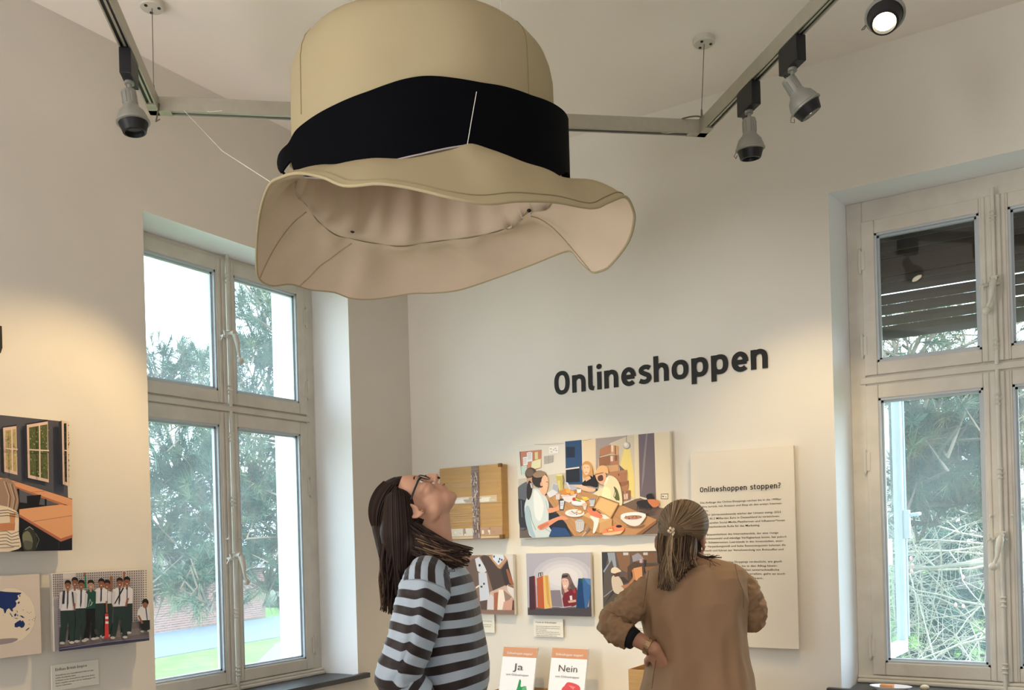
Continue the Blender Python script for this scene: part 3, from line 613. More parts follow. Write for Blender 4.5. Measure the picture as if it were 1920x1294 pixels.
def band_ring(ctrl, zback):
    """visible knots are put on the band's cylinder; the hidden back half runs on level"""
    A = []; Z = []
    for (u, v) in ctrl:
        d = ray(u, v); D2 = d[:2]; o = CAM[:2]-hc; qa = D2 @ D2; qb = 2*o @ D2; qc = o @ o-RB_**2; di = qb*qb-4*qa*qc
        t = (-qb-math.sqrt(max(di, 0)))/(2*qa); p3 = CAM+d*t; e = p3-ctr3; A.append(math.atan2(e @ FW, e @ RT)); Z.append(p3[2])
    A = [a-2*pi if a > pi*.6 else a for a in A]
    o = np.argsort(A); A = np.array(A)[o]; Z = np.array(Z)[o]
    A = np.concatenate([A, [.5*pi-.6, .5*pi+.6, A[0]+2*pi]]); Z = np.concatenate([Z, [zback, zback, Z[0]]])
    A3 = np.concatenate([A[:-1]-2*pi, A]); Z3 = np.concatenate([Z[:-1], Z]); zz = np.interp(ang, A3, Z3)
    return np.array([ctr3+RT*RB_*math.cos(t)+FW*RB_*math.sin(t)+UP*z for t, z in zip(ang, zz)])
_tmp = 0
Rt = band_ring([(p_[0], p_[1]) for p_ in bt[:15]], float(CAM[2])+1.235)
Rbb = band_ring([(p_[0], p_[1]) for p_ in bb[:15]], float(CAM[2])+1.07)
hid = np.clip((np.sin(ang)+.55)/.3, 0, 1); Rbb[:, 2] = np.where(hid > 0, np.maximum(Rbb[:, 2], Ro[:, 2]+.035*hid-.02*(1-hid)), Rbb[:, 2])
for k in range(2): Rt = (Rt+.5*np.roll(Rt, 1, 0)+.5*np.roll(Rt, -1, 0))/2
inn = lambda R_: R_+(ctr3*[1, 1, 0]+np.outer(R_[:, 2], [0, 0, 1])-R_)*.012
mb = MB(); rings = [Rbb*(1-t)+Rt*t+np.outer(.006*math.sin(pi*t)*np.sin(ang*5), FW) for t in np.linspace(0, 1, 6)]
mb.loft([list(map(tuple, r)) for r in rings]+[list(map(tuple, inn(r))) for r in rings[::-1]]+[list(map(tuple, rings[0]))]); obj('hat_band', mb, NAVY, hat, smooth=True, angle=.6)
# fine pale thread where the band's ends meet and along its lower edge
P = [(lambda e: ctr3*[1, 1, 0]+(e-ctr3)*[1, 1, 0]/np.linalg.norm((e-ctr3)[:2])*(RB_+.001)+UP*e[2])(atd(u, v, 2.345)) for u, v in ((904, 158), (892, 213), (881, 268))]; mb = MB(); mb.tube(P, .0011, 5); obj('band_stitch', mb, NYLON, hat)
mb = MB(); E_ = [p+np.array([0, 0, -.003]) for p, t in zip(Rbb, ang) if -2.35 < t < -.75]; mb.tube(E_, .0028, 5, cap=False); obj('band_piping', mb, mat('lilac_piping', rgb(168, 158, 160), .8), hat, smooth=True)
# small dark tacks inside the opening
for c in ((661, 434, 3.1), (992, 395, 2.98)):
    m = MB(); m.ell(tuple(atd(*c)), (.008, .008, .006), nu=8, nv=6); obj('tack', m, BLACK, hat, smooth=True)
# hanging threads
for (u, v, d, du, dvv) in ((795, 10, 2.6, 0, 0), (938, 16, 2.6, 4, 0)):
    a = atd(u, v, d); a[2] = 3.02; m = MB(); m.tube([a, np.array([a[0]+.01, a[1], CEIL])], .0016, 5); obj('thread', m, NYLON, hat)
a = atd(510, 343, 2.52); b_ = np.array([.42, -1.80, 3.11]); m = MB(); m.tube([a, a*.5+b_*.5+np.array([0, 0, -.03]), b_], .0011, 5); obj('thread', m, NYLON, hat)
for a, b_ in ((TR+fl((-.14, -.1, .01)), TR+fl((-.04, -.03, .04))), (TL+fl((.14, .11, .01)), TL+fl((.06, .07, .05)))):
    m = MB(); m.tube([a, b_], .0012, 5); m.tube([a, a+fl((.03, .0, -.012)), a+fl((.06, .03, -.004))], .0012, 5); obj('thread', m, NYLON, track)

# ---------------------------------------------------------------- writing and flat prints
_tc = {}
def text_geo(s, bold=0.):
    key = (s, bold)
    if key in _tc: return _tc[key]
    c = bpy.data.curves.new('t', 'FONT'); c.body = s; c.size = 1.; c.offset = bold; c.resolution_u = 4 if len(s) < 20 else 2
    o = bpy.data.objects.new('t', c); COL.objects.link(o); dg = bpy.context.evaluated_depsgraph_get(); dg.update(); me = o.evaluated_get(dg).to_mesh()
    v = [tuple(q.co) for q in me.vertices]; f = [tuple(p.vertices) for p in me.polygons]; o.evaluated_get(dg).to_mesh_clear()
    bpy.data.objects.remove(o); bpy.data.curves.remove(c); _tc[key] = (v, f); return v, f
def text_on(mb, s, P0, P1, N, off, height=None, bold=0., col=None, cap='x'):
    """P0 = left end of the base line, P1 = right end; letters stand up in z; N outward normal"""
    v, f = text_geo(s, bold)
    if not v: return
    xs = [p[0] for p in v]; x0, x1 = min(xs), max(xs); P0 = np.array(P0, float); P1 = np.array(P1, float); Wd = P1-P0; Ln = np.linalg.norm(Wd); t = Wd/Ln
    sx_ = Ln/(x1-x0); sy = height/.73 if height else sx_*1.12
    mb.add([tuple(P0+t*((p[0]-x0)*sx_)+UP*(p[1]*sy)+N*off) for p in v], f, col)
NR = np.array([0, -1., 0]); NL = np.array([1., 0, 0])
def sup(cx, cy, rx, ry, n=2.4, k=28): return [(cx+rx*abs(math.cos(a))**(2/n)*(1 if math.cos(a) > 0 else -1), cy+ry*abs(math.sin(a))**(2/n)*(1 if math.sin(a) > 0 else -1)) for a in np.linspace(0, 2*pi, k+1)]
_arch = [(.09, .48), (.16, .61), (.30, .67), (.43, .60), (.475, .45), (.475, .2), (.475, 0)]
GLY = {'O': (.66, [sup(.33, .5, .24, .42)], []), 'n': (.57, [[(.09, 0), (.09, .755)], 'c', _arch], []), 'h': (.57, [[(.09, 0), (.09, 1.06)], 'c', _arch], []), 'l': (.26, ['c', [(.09, 1.06), (.09, .6), (.09, .25), (.12, .12), (.24, .08)]], []),
       'i': (.18, [[(.09, 0), (.09, .755)]], [(.09, .97, .115)]), 'e': (.56, ['c', [(.49, .15), (.40, .09), (.28, .08), (.15, .18), (.10, .38), (.15, .58), (.29, .675), (.43, .60), (.49, .45), (.49, .37)], [(.53, .36), (.12, .36)]], []),
       's': (.50, ['c', [(.46, .61), (.37, .67), (.24, .675), (.135, .60), (.14, .49), (.27, .40), (.39, .33), (.43, .21), (.35, .10), (.21, .08), (.06, .14)]], []), 'o': (.62, [sup(.31, .38, .22, .30)], []),
       'p': (.60, [[(.09, -.27), (.09, .755)], sup(.30, .38, .21, .295)], []), 't': (.38, ['c', [(.15, .95), (.15, .5), (.15, .25), (.19, .12), (.34, .08)], [(.0, .68), (.34, .68)]], []), '?': (.42, ['c', [(.05, .86), (.16, .95), (.31, .92), (.355, .80), (.28, .64), (.19, .52), (.19, .32)]], [(.19, .09, .1)]), ' ': (.3, [], [])}
def lettering(mb, text, x0, x1, z0, y_, capH, sw=.18, gap=.11):
    """condensed rounded sans drawn with even strokes on the right wall"""
    tot = sum(GLY[c][0] for c in text)+gap*(len(text)-1); sx_ = (x1-x0)/tot; cur = 0.
    P3 = lambda u, v: (x0+u*sx_, y_, z0+v*capH)
    for c in text:
        w_, strokes, dots = GLY[c]; cv = False
        for st in strokes:
            y_ -= .00012
            if isinstance(st, str): cv = True; continue
            pts = [np.array(p) for p in (catmull(st, 7, False) if cv else st)]; cv = False; closed = len(pts) > 20 and np.linalg.norm(pts[0]-pts[-1]) < 1e-6; k = len(pts); rows = []
            for i in range(k):
                a = pts[i-1] if i else (pts[-2] if closed else pts[0]); b = pts[i+1] if i < k-1 else (pts[1] if closed else pts[-1]); d = b-a; d = d/np.linalg.norm(d); n_ = np.array([-d[1], d[0]])*sw/2; rows.append([P3(cur+pts[i][0]+n_[0], pts[i][1]+n_[1]), P3(cur+pts[i][0]-n_[0], pts[i][1]-n_[1])])
            mb.loft(rows, closed=False)
        for (dx, dy, dr) in dots: mb.poly([P3(cur+dx+dr*math.cos(a), dy+dr*math.sin(a)) for a in np.linspace(0, 2*pi, 18, endpoint=False)])
        cur += w_+gap
mb = MB(); a = onR(1040, 742); b_ = onR(1442, 682)
zb = 2.243
lettering(mb, 'Onlineshoppen', .930, 2.012, 2.232, -.0015, .116, sw=.19)
hd = obj('heading_letters', mb, INK, None, label='large black word Onlineshoppen in vinyl letters on the plain wall', cat='lettering')
own_origin(hd)
mb = MB()
pts = [(0.002, -2.252-.09, 2.297), (0.002, -2.252, 2.297), (.002, -2.252, 2.222), (.002, -2.258, 2.203), (.002, -2.272, 2.192), (.002, -2.30, 2.187), (.002, -2.342, 2.187)]
mb.poly(pts); own_origin(obj('heading_letter', mb, INK, None, label='edge of a black vinyl letter at the left edge of the photo', cat='lettering'))

class Pic:
    """flat print drawn in layers on the front of a board; to3(u,v,off) maps drawing coordinates to the wall plane"""
    def __init__(s, to3, step=.00005, start=.0004): s.mb = MB(); s.to3 = to3; s.off = start; s.step = step; s.clip = None
    def P(s, pts, c, smooth=0):
        s.off += s.step
        if smooth: pts = catmull(pts, smooth)
        if s.clip is None and not hasattr(s, 'noclip') and s.off < .00051 and len(pts) == 4 and s.autoclip: s.clip = [tuple(p) for p in pts]
        elif s.clip:
            q_ = s.clip; ar = sum(q_[i][0]*q_[(i+1) % 4][1]-q_[(i+1) % 4][0]*q_[i][1] for i in range(4)); sg = 1 if ar > 0 else -1
            for i in range(4):
                (ax, ay), (bx_, by_) = q_[i], q_[(i+1) % 4]; D = lambda p: sg*((bx_-ax)*(p[1]-ay)-(by_-ay)*(p[0]-ax)); out = []
                for j in range(len(pts)):
                    p, n_ = pts[j], pts[(j+1) % len(pts)]; dp, dn = D(p), D(n_)
                    if dp >= 0: out.append((p[0], p[1]))
                    if (dp >= 0) != (dn >= 0): t = dp/(dp-dn); out.append((p[0]+(n_[0]-p[0])*t, p[1]+(n_[1]-p[1])*t))
                pts = out
                if len(pts) < 3: return
        v3 = [Vector((float(p[0]), float(p[1]), 0)) for p in pts]
        tr = geometry.tessellate_polygon([v3]); s.mb.add([tuple(s.to3(p[0], p[1], s.off)) for p in pts], [tuple(t) for t in tr], rgb(*c))
    autoclip = False
    def R(s, x0, y0, x1, y1, c): s.P([(x0, y0), (x1, y0), (x1, y1), (x0, y1)], c)
    def E(s, cx, cy, rx, ry, c, rot=0., n=18):
        co, si = math.cos(rot), math.sin(rot)
        s.P([(cx+rx*math.cos(a)*co-ry*math.sin(a)*si, cy+rx*math.cos(a)*si+ry*math.sin(a)*co) for a in np.linspace(0, 2*pi, n, endpoint=False)], c)
    def Ln(s, pts, w_, c):
        for (x0, y0), (x1, y1) in zip(pts[:-1], pts[1:]):
            d = math.hypot(x1-x0, y1-y0)+1e-6; nx, ny = -(y1-y0)/d*w_/2, (x1-x0)/d*w_/2
            s.P([(x0+nx, y0+ny), (x1+nx, y1+ny), (x1-nx, y1-ny), (x0-nx, y0-ny)], c)
def board(name, side, a0, a1, z0, z1, t, label, cat, m=None, gap=.012, extra_parent=None):
    """panel standing off the wall on a recessed batten; returns root"""
    if side == 'R': lo, hi = (a0, -gap-t, z0), (a1, -gap, z1); bl_, bh = (a0+.05, -gap, z0+.05), (a1-.05, 0, z1-.05); c = ((a0+a1)/2, 0, z0)
    else: lo, hi = (gap, a0, z0), (gap+t, a1, z1); bl_, bh = (0, a0+.05, z0+.05), (gap, a1-.05, z1-.05); c = (0, (a0+a1)/2, z0)
    if a1-a0 < .13 or z1-z0 < .13:
        if side == 'R': bl_, bh = (a0+.02, -gap, z0+.02), (a1-.02, 0, z1-.02)
        else: bl_, bh = (0, a0+.02, z0+.02), (gap, a1-.02, z1-.02)
    root = empty(name, c, label, cat); obj('panel', MB().box(lo, hi, bev=.0008), m or BOARD, root); obj('wall_batten', MB().box(bl_, bh), BOARD, root); return root
def zoomR(ox, oy, sc, w_):   # drawing coordinates of an enlarged crop -> plane w metres in front of the right wall
    def f(u, v, off): p = onR(ox+u*sc, oy+v*sc, -w_); return p+NR*off
    return f
def zoomL(ox, oy, sc, w_):
    def f(u, v, off): p = onL(ox+u*sc, oy+v*sc, -w_); return p+NL*off
    return f
# ---------------------------------------------------------------- boards of the right wall
# large illustration
GAP, TH = .012, .02
FR = GAP+TH
a_, b_ = onR(972, 838, -FR), onR(1262, 806, -FR); c_ = onR(976, 1011, -FR)
X0, X1, ZB, ZT = .716, 1.556, 1.513, 1.992
il = board('illustration_board', 'R', X0, X1, ZB, ZT, TH, 'large wide illustration board of people at a laptop breakfast table below the heading', 'picture', gap=GAP)
p = Pic(zoomR(950, 790, .1855, FR)); p.autoclip = True; R, P, E, Ln = p.R, p.P, p.E, p.Ln
# corners of the sheet in drawing coordinates
TLc, TRc, BRc, BLc = (112, 240), (1680, 86), (1575, 1150), (125, 1192)
def inv(x, z):
    # wall point -> drawing coordinates
    q = np.array([x, -FR, z])-CAM; dd = q @ FW; xx = (q @ RT)/dd*F_PX; yy = -q[2]/dd*F_PX
    u = PX+xx*math.cos(ROLL)+yy*math.sin(ROLL); v = PY-xx*math.sin(ROLL)+yy*math.cos(ROLL); return u, v
def invz(x, z, ox, oy, sc): u, v = inv(x, z); return ((u-ox)/sc, (v-oy)/sc)
q = [invz(*t, 950, 790, .1855) for t in ((X0+.002, ZT-.002), (X1-.002, ZT-.002), (X1-.002, ZB+.002), (X0+.002, ZB+.002))]
def lerp(a, b, t): return (a[0]+(b[0]-a[0])*t, a[1]+(b[1]-a[1])*t)
def yt(x): return lerp(q[0], q[1], (x-q[0][0])/(q[1][0]-q[0][0]))[1]
def yb(x): return lerp(q[3], q[2], (x-q[3][0])/(q[2][0]-q[3][0]))[1]
P(q, (222, 212, 198))
P([q[0], (595, yt(595)), (595, 620), (q[0][0]+8, 640), (q[0][0]+3, 580)], (216, 212, 206))
P([(q[0][0]+4, 585), (595, 520), (770, 640), (400, 740), (q[0][0]+6, 700)], (198, 190, 180))
P([(q[3][0]-4, 760), (q[3][0], 1188), (700, yb(700)), (560, 1000), (400, 720)], (104, 92, 88))
P([(1175, 840), (1340, 770), (1560, 860), (q[2][0]-60, 900), (q[2][0], q[2][1]), (600, yb(600)), (700, 1000)], (118, 96, 84))
# back wall parts
P([(592, yt(592)), (758, yt(758)), (768, 640), (600, 640)], (48, 78, 118)); P([(600, 260), (690, 258), (690, 366), (602, 370)], (38, 48, 70)); P([(600, 492), (735, 474), (740, 614), (604, 620)], (36, 40, 54)); P([(598, 478), (735, 460), (735, 474), (598, 492)], (226, 220, 214))
P([(758, yt(758)), (900, yt(900)), (905, 600), (770, 640)], (226, 206, 178)); P([(900, yt(900)), (1330, yt(1330)), (1345, 780), (1180, 800), (905, 640)], (206, 194, 176)); P([(900, yt(900)), (1240, yt(1240)), (1050, 220), (930, 380), (925, 600), (905, 600)], (164, 152, 152))
P([(1190, 270), (1245, 270), (1290, 560), (1290, 780), (1180, 690), (1140, 480)], (232, 210, 132)); P([(1290, yt(1290)), (1335, yt(1335)), (1345, 775), (1300, 785)], (224, 208, 180))
P([(1332, yt(1332)), (1492, yt(1492)), (1512, 800), (1348, 760)], (112, 100, 108)); P([(1410, yt(1410)), (1425, yt(1425)), (1390, 560), (1362, 720), (1380, 400)], (140, 130, 136))
P([(1492, yt(1492)), (q[1][0], q[1][1]), (q[2][0]-0, 1000), (1520, 860)], (226, 212, 184)) if False else P([(1492, yt(1492)), (q[1][0], q[1][1]), (q[2][0]+2, 900), (1540, 870), (1512, 800)], (226, 212, 186))
P([(1560, 735), (1635, 732), (1633, 788), (1560, 786)], (60, 50, 46)); P([(1565, 740), (1630, 738), (1628, 782), (1565, 780)], (230, 220, 200)); P([(1574, 752), (1592, 758), (1590, 768), (1572, 764)], (90, 80, 76)); P([(1602, 758), (1616, 762), (1612, 772)], (90, 80, 76))
# pendant lamp
Ln([(1210, yt(1210)), (1213, 210)], 4, (70, 64, 66)); E(1217, 247, 38, 37, (150, 144, 144)); E(1211, 242, 30, 30, (206, 200, 196)); E(1203, 235, 17, 18, (228, 222, 216))
Ln([(230, 232), (400, 236), (580, 225)], 3, (120, 112, 106)); Ln([(770, 196), (840, 185), (900, 165)], 3, (150, 130, 110))
# pinboard, papers
P([(132, 308), (355, 288), (352, 470), (150, 540)], (190, 128, 108)); P([(132, 308), (140, 307), (158, 540), (150, 542)], (90, 70, 66)); P([(205, 314), (262, 308), (262, 405), (208, 412)], (222, 222, 226)); P([(165, 365), (212, 358), (215, 440), (170, 448)], (228, 228, 232)); P([(285, 314), (318, 310), (318, 382), (288, 388)], (206, 206, 150))
P([(255, 408), (350, 376), (346, 468), (250, 488)], (222, 220, 182)); P([(148, 455), (205, 445), (205, 530), (152, 540)], (186, 208, 200)); P([(430, 258), (525, 250), (524, 325), (430, 328)], (232, 230, 228)); P([(378, 354), (474, 344), (474, 412), (380, 434)], (170, 166, 164)); Ln([(425, 348), (426, 424)], 3, (140, 136, 134))
for k in range(5): Ln([(214, 328+k*14), (252, 323+k*14)], 3, (150, 150, 160)); Ln([(172, 378+k*12), (205, 374+k*12)], 3, (150, 150, 160))
for (a, b) in ((450, 280), (495, 275), (455, 310), (505, 296), (478, 290)): E(a, b, 10, 5, (170, 168, 170))
for (a, b) in ((210, 312), (258, 312), (255, 410), (340, 382)): E(a, b, 4, 4, (160, 60, 60))
# stacked parcels
box1, box2, box3 = (176, 124, 94), (150, 104, 78), (206, 158, 118)
P([(945, 280), (1055, 236), (1055, 325), (940, 355)], box1); P([(1055, 236), (1130, 252), (1130, 338), (1055, 325)], box3); P([(1060, 240), (1080, 244), (1080, 310), (1062, 308)], (226, 208, 190)); P([(1095, 246), (1108, 248), (1108, 336), (1095, 333)], (140, 100, 76))
P([(935, 370), (1050, 342), (1050, 440), (938, 458)], box2); P([(1050, 342), (1135, 340), (1133, 440), (1050, 440)], box1); P([(1052, 352), (1078, 352), (1078, 404), (1054, 406)], (220, 206, 206)); P([(1095, 345), (1120, 345), (1120, 400), (1097, 402)], (128, 92, 72))
P([(1000, 452), (1132, 440), (1135, 500), (1040, 520)], box3); P([(1045, 512), (1220, 492), (1222, 608), (1130, 618), (1040, 560)], box1); P([(1150, 520), (1216, 512), (1216, 600), (1152, 608)], (168, 116, 88)); P([(1130, 532), (1138, 530), (1142, 552), (1134, 552)], (60, 46, 40))
P([(1138, 440), (1196, 494), (1148, 500)], (110, 98, 104))
P([(1130, 618), (1235, 600), (1235, 640), (1170, 664), (1140, 640)], box2); P([(1155, 664), (1238, 642), (1230, 692), (1172, 704)], box1); P([(1172, 708), (1254, 696), (1254, 790), (1180, 808)], box2); P([(1188, 738), (1228, 730), (1228, 785), (1190, 792)], (214, 198, 196)); Ln([(1195, 700), (1215, 800)], 8, (196, 150, 110))
# table
wd, wd2, wd3 = (190, 142, 98), (170, 124, 84), (212, 166, 122)
P([(395, 752), (560, 700), (780, 700), (1175, 850), (1520, 995), (1515, 1030), (1330, yb(1330)), (690, yb(690)+-4), (555, 985)], wd)
P([(1520, 995), (1515, 1030), (1365, 1143), (1300, 1150)], (146, 100, 68))
for k in range(9):
    t = k/9; Ln([(430+t*330, 748-t*40), (720+t*640, yb(720+t*640)-14-t*60)], 4, (wd2, wd3)[k % 2])
P([(1410, 860), (1560, 870), (1530, 990)], (112, 92, 82)) if False else None
# window-side seated man in a grey jacket
P([(108, 720), (120, 670), (160, 635), (215, 610), (260, 640), (250, 900), (200, 1080), (140, 1074), (118, 900)], (96, 100, 110), 3); P([(108, 780), (200, 800), (210, 1078), (140, 1074), (115, 900)], (50, 50, 60)); Ln([(150, 800), (160, 970)], 5, (130, 130, 138))
E(250, 530, 60, 62, (86, 70, 62)); E(236, 520, 40, 40, (110, 94, 84)); P([(205, 580), (300, 560), (290, 640), (215, 640)], (190, 150, 124))
# woman with pony tail, pale shirt
P([(262, 690), (330, 690), (400, 760), (432, 840), (430, 960), (470, 1120), (440, yb(440)-4), (262, yb(262)-4), (215, 1080), (185, 900), (200, 800)], (206, 216, 220), 3)
P([(280, 700), (340, 740), (380, 860), (350, 1000), (300, 980), (280, 860)], (226, 232, 234), 3); P([(200, 860), (240, 880), (260, 1060), (300, 1180), (262, yb(262)-6), (216, 1090), (190, 960)], (168, 190, 204), 3); Ln([(240, 900), (262, 1010), (300, 1100)], 5, (120, 140, 150)); Ln([(352, 1060), (420, 1100), (470, 1135)], 4, (120, 140, 150)); Ln([(400, 800), (420, 900)], 4, (150, 164, 170))
P([(430, 930), (520, 930), (610, 1040), (660, 1165), (440, 1180), (470, 1120), (430, 1060)], (36, 42, 56)); P([(470, 1070), (600, 1080), (655, yb(655)-6), (430, yb(430)-6)], (46, 76, 124))
P([(345, 620), (410, 560), (424, 610), (420, 660), (405, 690), (412, 715), (380, 750), (340, 700)], (232, 180, 150), 3)
E(340, 585, 80, 88, (54, 46, 46)); P([(385, 540), (418, 570), (425, 625), (418, 690), (395, 700), (370, 660), (356, 600)], (234, 184, 154), 3); E(356, 636, 12, 22, (222, 166, 136)); P([(270, 540), (330, 500), (400, 520), (370, 560), (300, 570)], (150, 126, 104), 3); P([(240, 600), (262, 640), (262, 720), (235, 790), (212, 780), (208, 680), (222, 620)], (50, 42, 44), 3); P([(242, 626), (256, 626), (268, 680), (252, 672)], (196, 200, 210)); Ln([(404, 612), (424, 616)], 5, (60, 40, 36)); Ln([(412, 672), (420, 674)], 4, (170, 90, 80))
P([(425, 880), (500, 872), (540, 840), (570, 860), (560, 890), (500, 912), (432, 928)], (226, 158, 126), 3); P([(530, 800), (552, 782), (600, 790), (580, 902), (540, 900)], (70, 70, 82)); P([(545, 806), (590, 800), (576, 890), (546, 888)], (206, 214, 226)); Ln([(550, 830), (582, 826)], 4, (120, 130, 160)); Ln([(548, 850), (578, 846)], 4, (120, 130, 160))
P([(318, 1062), (420, 1010), (500, 975), (575, 955), (630, 985), (600, 1000), (530, 1000), (420, 1070), (350, 1100)], (226, 152, 122), 3); P([(318, 1062), (420, 1020), (440, 1040), (350, 1098)], (206, 124, 98))
# laptop, cups, croissants, jug
P([(470, 618), (532, 640), (522, 725), (460, 690)], (196, 198, 208)); P([(478, 632), (526, 650), (518, 712), (468, 684)], (168, 172, 190)); P([(410, 728), (470, 690), (530, 728), (440, 776)], (214, 214, 222)); P([(502, 735), (545, 730), (542, 790), (506, 792)], (214, 204, 206)); E(524, 733, 22, 8, (186, 178, 180))
P([(504, 545), (572, 540), (578, 690), (540, 704), (516, 620)], (190, 178, 104)); E(538, 545, 34, 10, (220, 212, 150)); Ln([(574, 548), (590, 590), (574, 640)], 5, (120, 110, 70)); P([(520, 600), (545, 600), (548, 700), (535, 700)], (214, 202, 128))
P([(555, 745), (715, 735), (690, 800), (640, 825), (590, 805)], (226, 218, 222)); E(600, 715, 44, 34, (210, 140, 70)); E(655, 712, 46, 38, (196, 122, 58)); E(630, 700, 26, 30, (226, 166, 94)); E(670, 725, 20, 22, (230, 172, 100)); Ln([(560, 760), (710, 748)], 4, (170, 150, 150))
P([(600, 615), (625, 620), (660, 680), (640, 690)], (200, 206, 220)); P([(640, 655), (750, 650), (770, 680), (660, 700)], (176, 180, 200)); P([(712, 680), (765, 678), (756, 722), (722, 728)], (232, 230, 230)); E(738, 680, 27, 9, (160, 150, 150)); 
E(735, 828, 76, 30, (190, 196, 206)); E(733, 820, 70, 27, (232, 232, 236)); E(690, 788, 20, 18, (196, 60, 54)); P([(700, 770), (760, 800), (740, 812), (705, 800)], (180, 196, 90)); P([(760, 762), (820, 765), (850, 790), (790, 810)], (230, 190, 84)); E(800, 775, 16, 10, (240, 214, 110)); Ln([(700, 800), (760, 812)], 6, (60, 60, 56))
P([(838, 790), (905, 784), (892, 845), (856, 850)], (190, 194, 200)); E(871, 788, 33, 10, (140, 144, 152)); E(868, 852, 26, 7, (214, 214, 220)); E(796, 845, 26, 22, (222, 186, 160)); P([(780, 862), (815, 860), (808, 895), (788, 895)], (214, 210, 214)) if True else 0
E(698, 932, 100, 40, (150, 130, 120)); E(696, 928, 98, 39, (236, 232, 230)); E(696, 928, 70, 24, (220, 214, 214)); Ln([(660, 905), (690, 930), (720, 925)], 6, (96, 84, 80)); E(748, 915, 36, 24, (206, 150, 84)); E(742, 915, 22, 14, (236, 226, 214)); E(715, 942, 6, 5, (90, 60, 50))
P([(700, 1000), (796, 995), (788, 1100), (745, 1124), (712, 1108)], (206, 204, 204)); E(748, 1000, 48, 14, (150, 144, 146)); E(748, 1002, 38, 9, (196, 192, 196)); [Ln([(x, 1020), (x+3, 1100)], 4, (164, 160, 162)) for x in (715, 735, 757, 778)]
# blonde woman in black
P([(775, 620), (850, 560), (900, 545), (925, 600), (925, 668), (850, 655), (778, 650)], (34, 32, 38), 3); P([(790, 560), (850, 555), (860, 580), (810, 610)], (224, 176, 146)); E(815, 470, 50, 66, (206, 150, 90)); P([(778, 440), (862, 440), (880, 560), (850, 545), (790, 575), (776, 540)], (206, 152, 92), 3); P([(782, 445), (840, 445), (848, 500), (815, 545), (785, 510)], (238, 196, 168), 3); Ln([(790, 470), (805, 470)], 4, (70, 50, 44)); Ln([(822, 468), (838, 468)], 4, (70, 50, 44)); Ln([(800, 518), (822, 516)], 5, (180, 80, 76)); P([(690, 655), (780, 650), (860, 680), (900, 700), (820, 712), (760, 680)], (232, 186, 158), 3)
# man with cap
P([(990, 620), (1040, 550), (1110, 575), (1150, 640), (1172, 740), (1172, 850), (1100, 820), (1010, 760), (960, 760), (900, 740), (905, 715), (985, 670)], (226, 216, 178), 3); P([(1090, 660), (1130, 700), (1150, 800), (1100, 780), (1110, 730)], (96, 100, 60), 3); Ln([(1110, 680), (1090, 760), (1120, 800)], 5, (70, 74, 50)); P([(985, 600), (1030, 560), (1040, 580), (1005, 650)], (240, 234, 214)); P([(1000, 660), (1060, 700), (1050, 790), (970, 760)], (240, 232, 190), 3)
P([(905, 540), (960, 520), (1010, 530), (1010, 590), (980, 640), (930, 610)], (224, 170, 138), 3); P([(930, 560), (975, 545), (985, 590), (965, 605), (935, 600)], (84, 62, 54), 3); P([(915, 500), (940, 460), (985, 446), (1025, 468), (1035, 530), (990, 520), (905, 535)], (226, 180, 130), 3); Ln([(900, 540), (985, 520)], 8, (120, 84, 60)); P([(880, 690), (925, 680), (930, 700), (900, 710)], (50, 50, 60)); P([(770, 690), (850, 670), (910, 690), (880, 712), (800, 705)], (230, 182, 152), 3)
# shoe box, shoes, bowl, knife
P([(950, 758), (1145, 830), (1060, 985), (885, 880)], (206, 160, 106)); P([(962, 775), (1128, 838), (1056, 962), (905, 868)], (226, 184, 128)); Ln([(950, 758), (1145, 830)], 8, (120, 84, 56)); Ln([(950, 758), (885, 880)], 6, (130, 92, 62)); Ln([(1145, 830), (1060, 985)], 7, (150, 106, 70))
P([(775, 950), (880, 900), (1075, 990), (950, 1030)], (214, 172, 120)); P([(775, 950), (950, 1030), (945, 1134), (860, 1090), (790, 1020)], (182, 136, 88)); P([(950, 1030), (1075, 985), (1072, 1090), (945, 1134)], (206, 160, 108)); P([(880, 940), (1000, 990), (1050, 980), (1010, 950), (920, 920)], (236, 228, 222)); P([(850, 960), (935, 960), (935, 1040), (900, 1125), (880, 1120), (890, 1020)], (236, 230, 226), 3)
P([(828, 900), (850, 876), (910, 900), (980, 960), (950, 980), (860, 950)], (224, 130, 100), 3); P([(870, 876), (915, 885), (905, 910), (880, 905)], (40, 38, 44)); [Ln([(920+k*14, 905+k*16), (945+k*10, 895+k*16)], 5, (150, 60, 54)) for k in range(4)]
P([(975, 1120), (1010, 1085), (1080, 1060), (1120, 1048), (1175, 1055), (1198, 1095), (1150, 1138), (1060, 1150), (985, 1146)], (226, 138, 98), 3); P([(985, 1135), (1190, 1105), (1160, 1138), (1060, 1152), (985, 1148)], (246, 190, 150)); E(1145, 1062, 32, 14, (34, 36, 50)); [Ln([(1020+k*20, 1090-k*6), (1035+k*20, 1118-k*4)], 4, (120, 60, 48)) for k in range(4)]; E(1060, 1098, 20, 8, (246, 214, 120))
E(1310, 1050, 90, 18, (150, 110, 78)); P([(1162, 962), (1412, 935), (1370, 1030), (1310, 1060), (1230, 1040)], (228, 222, 220), 3); E(1287, 952, 126, 34, (240, 236, 236), -.04); E(1288, 972, 92, 22, (176, 130, 110), -.05); [E(1215+((k*37) % 150), 962+((k*13) % 24), 7, 5, ((120, 50, 44), (206, 160, 130), (150, 80, 70))[k % 3]) for k in range(18)]
Ln([(770, 1168), (820, 1110)], 6, (200, 204, 210)); Ln([(812, 1118), (845, 1075)], 16, (120, 128, 134))
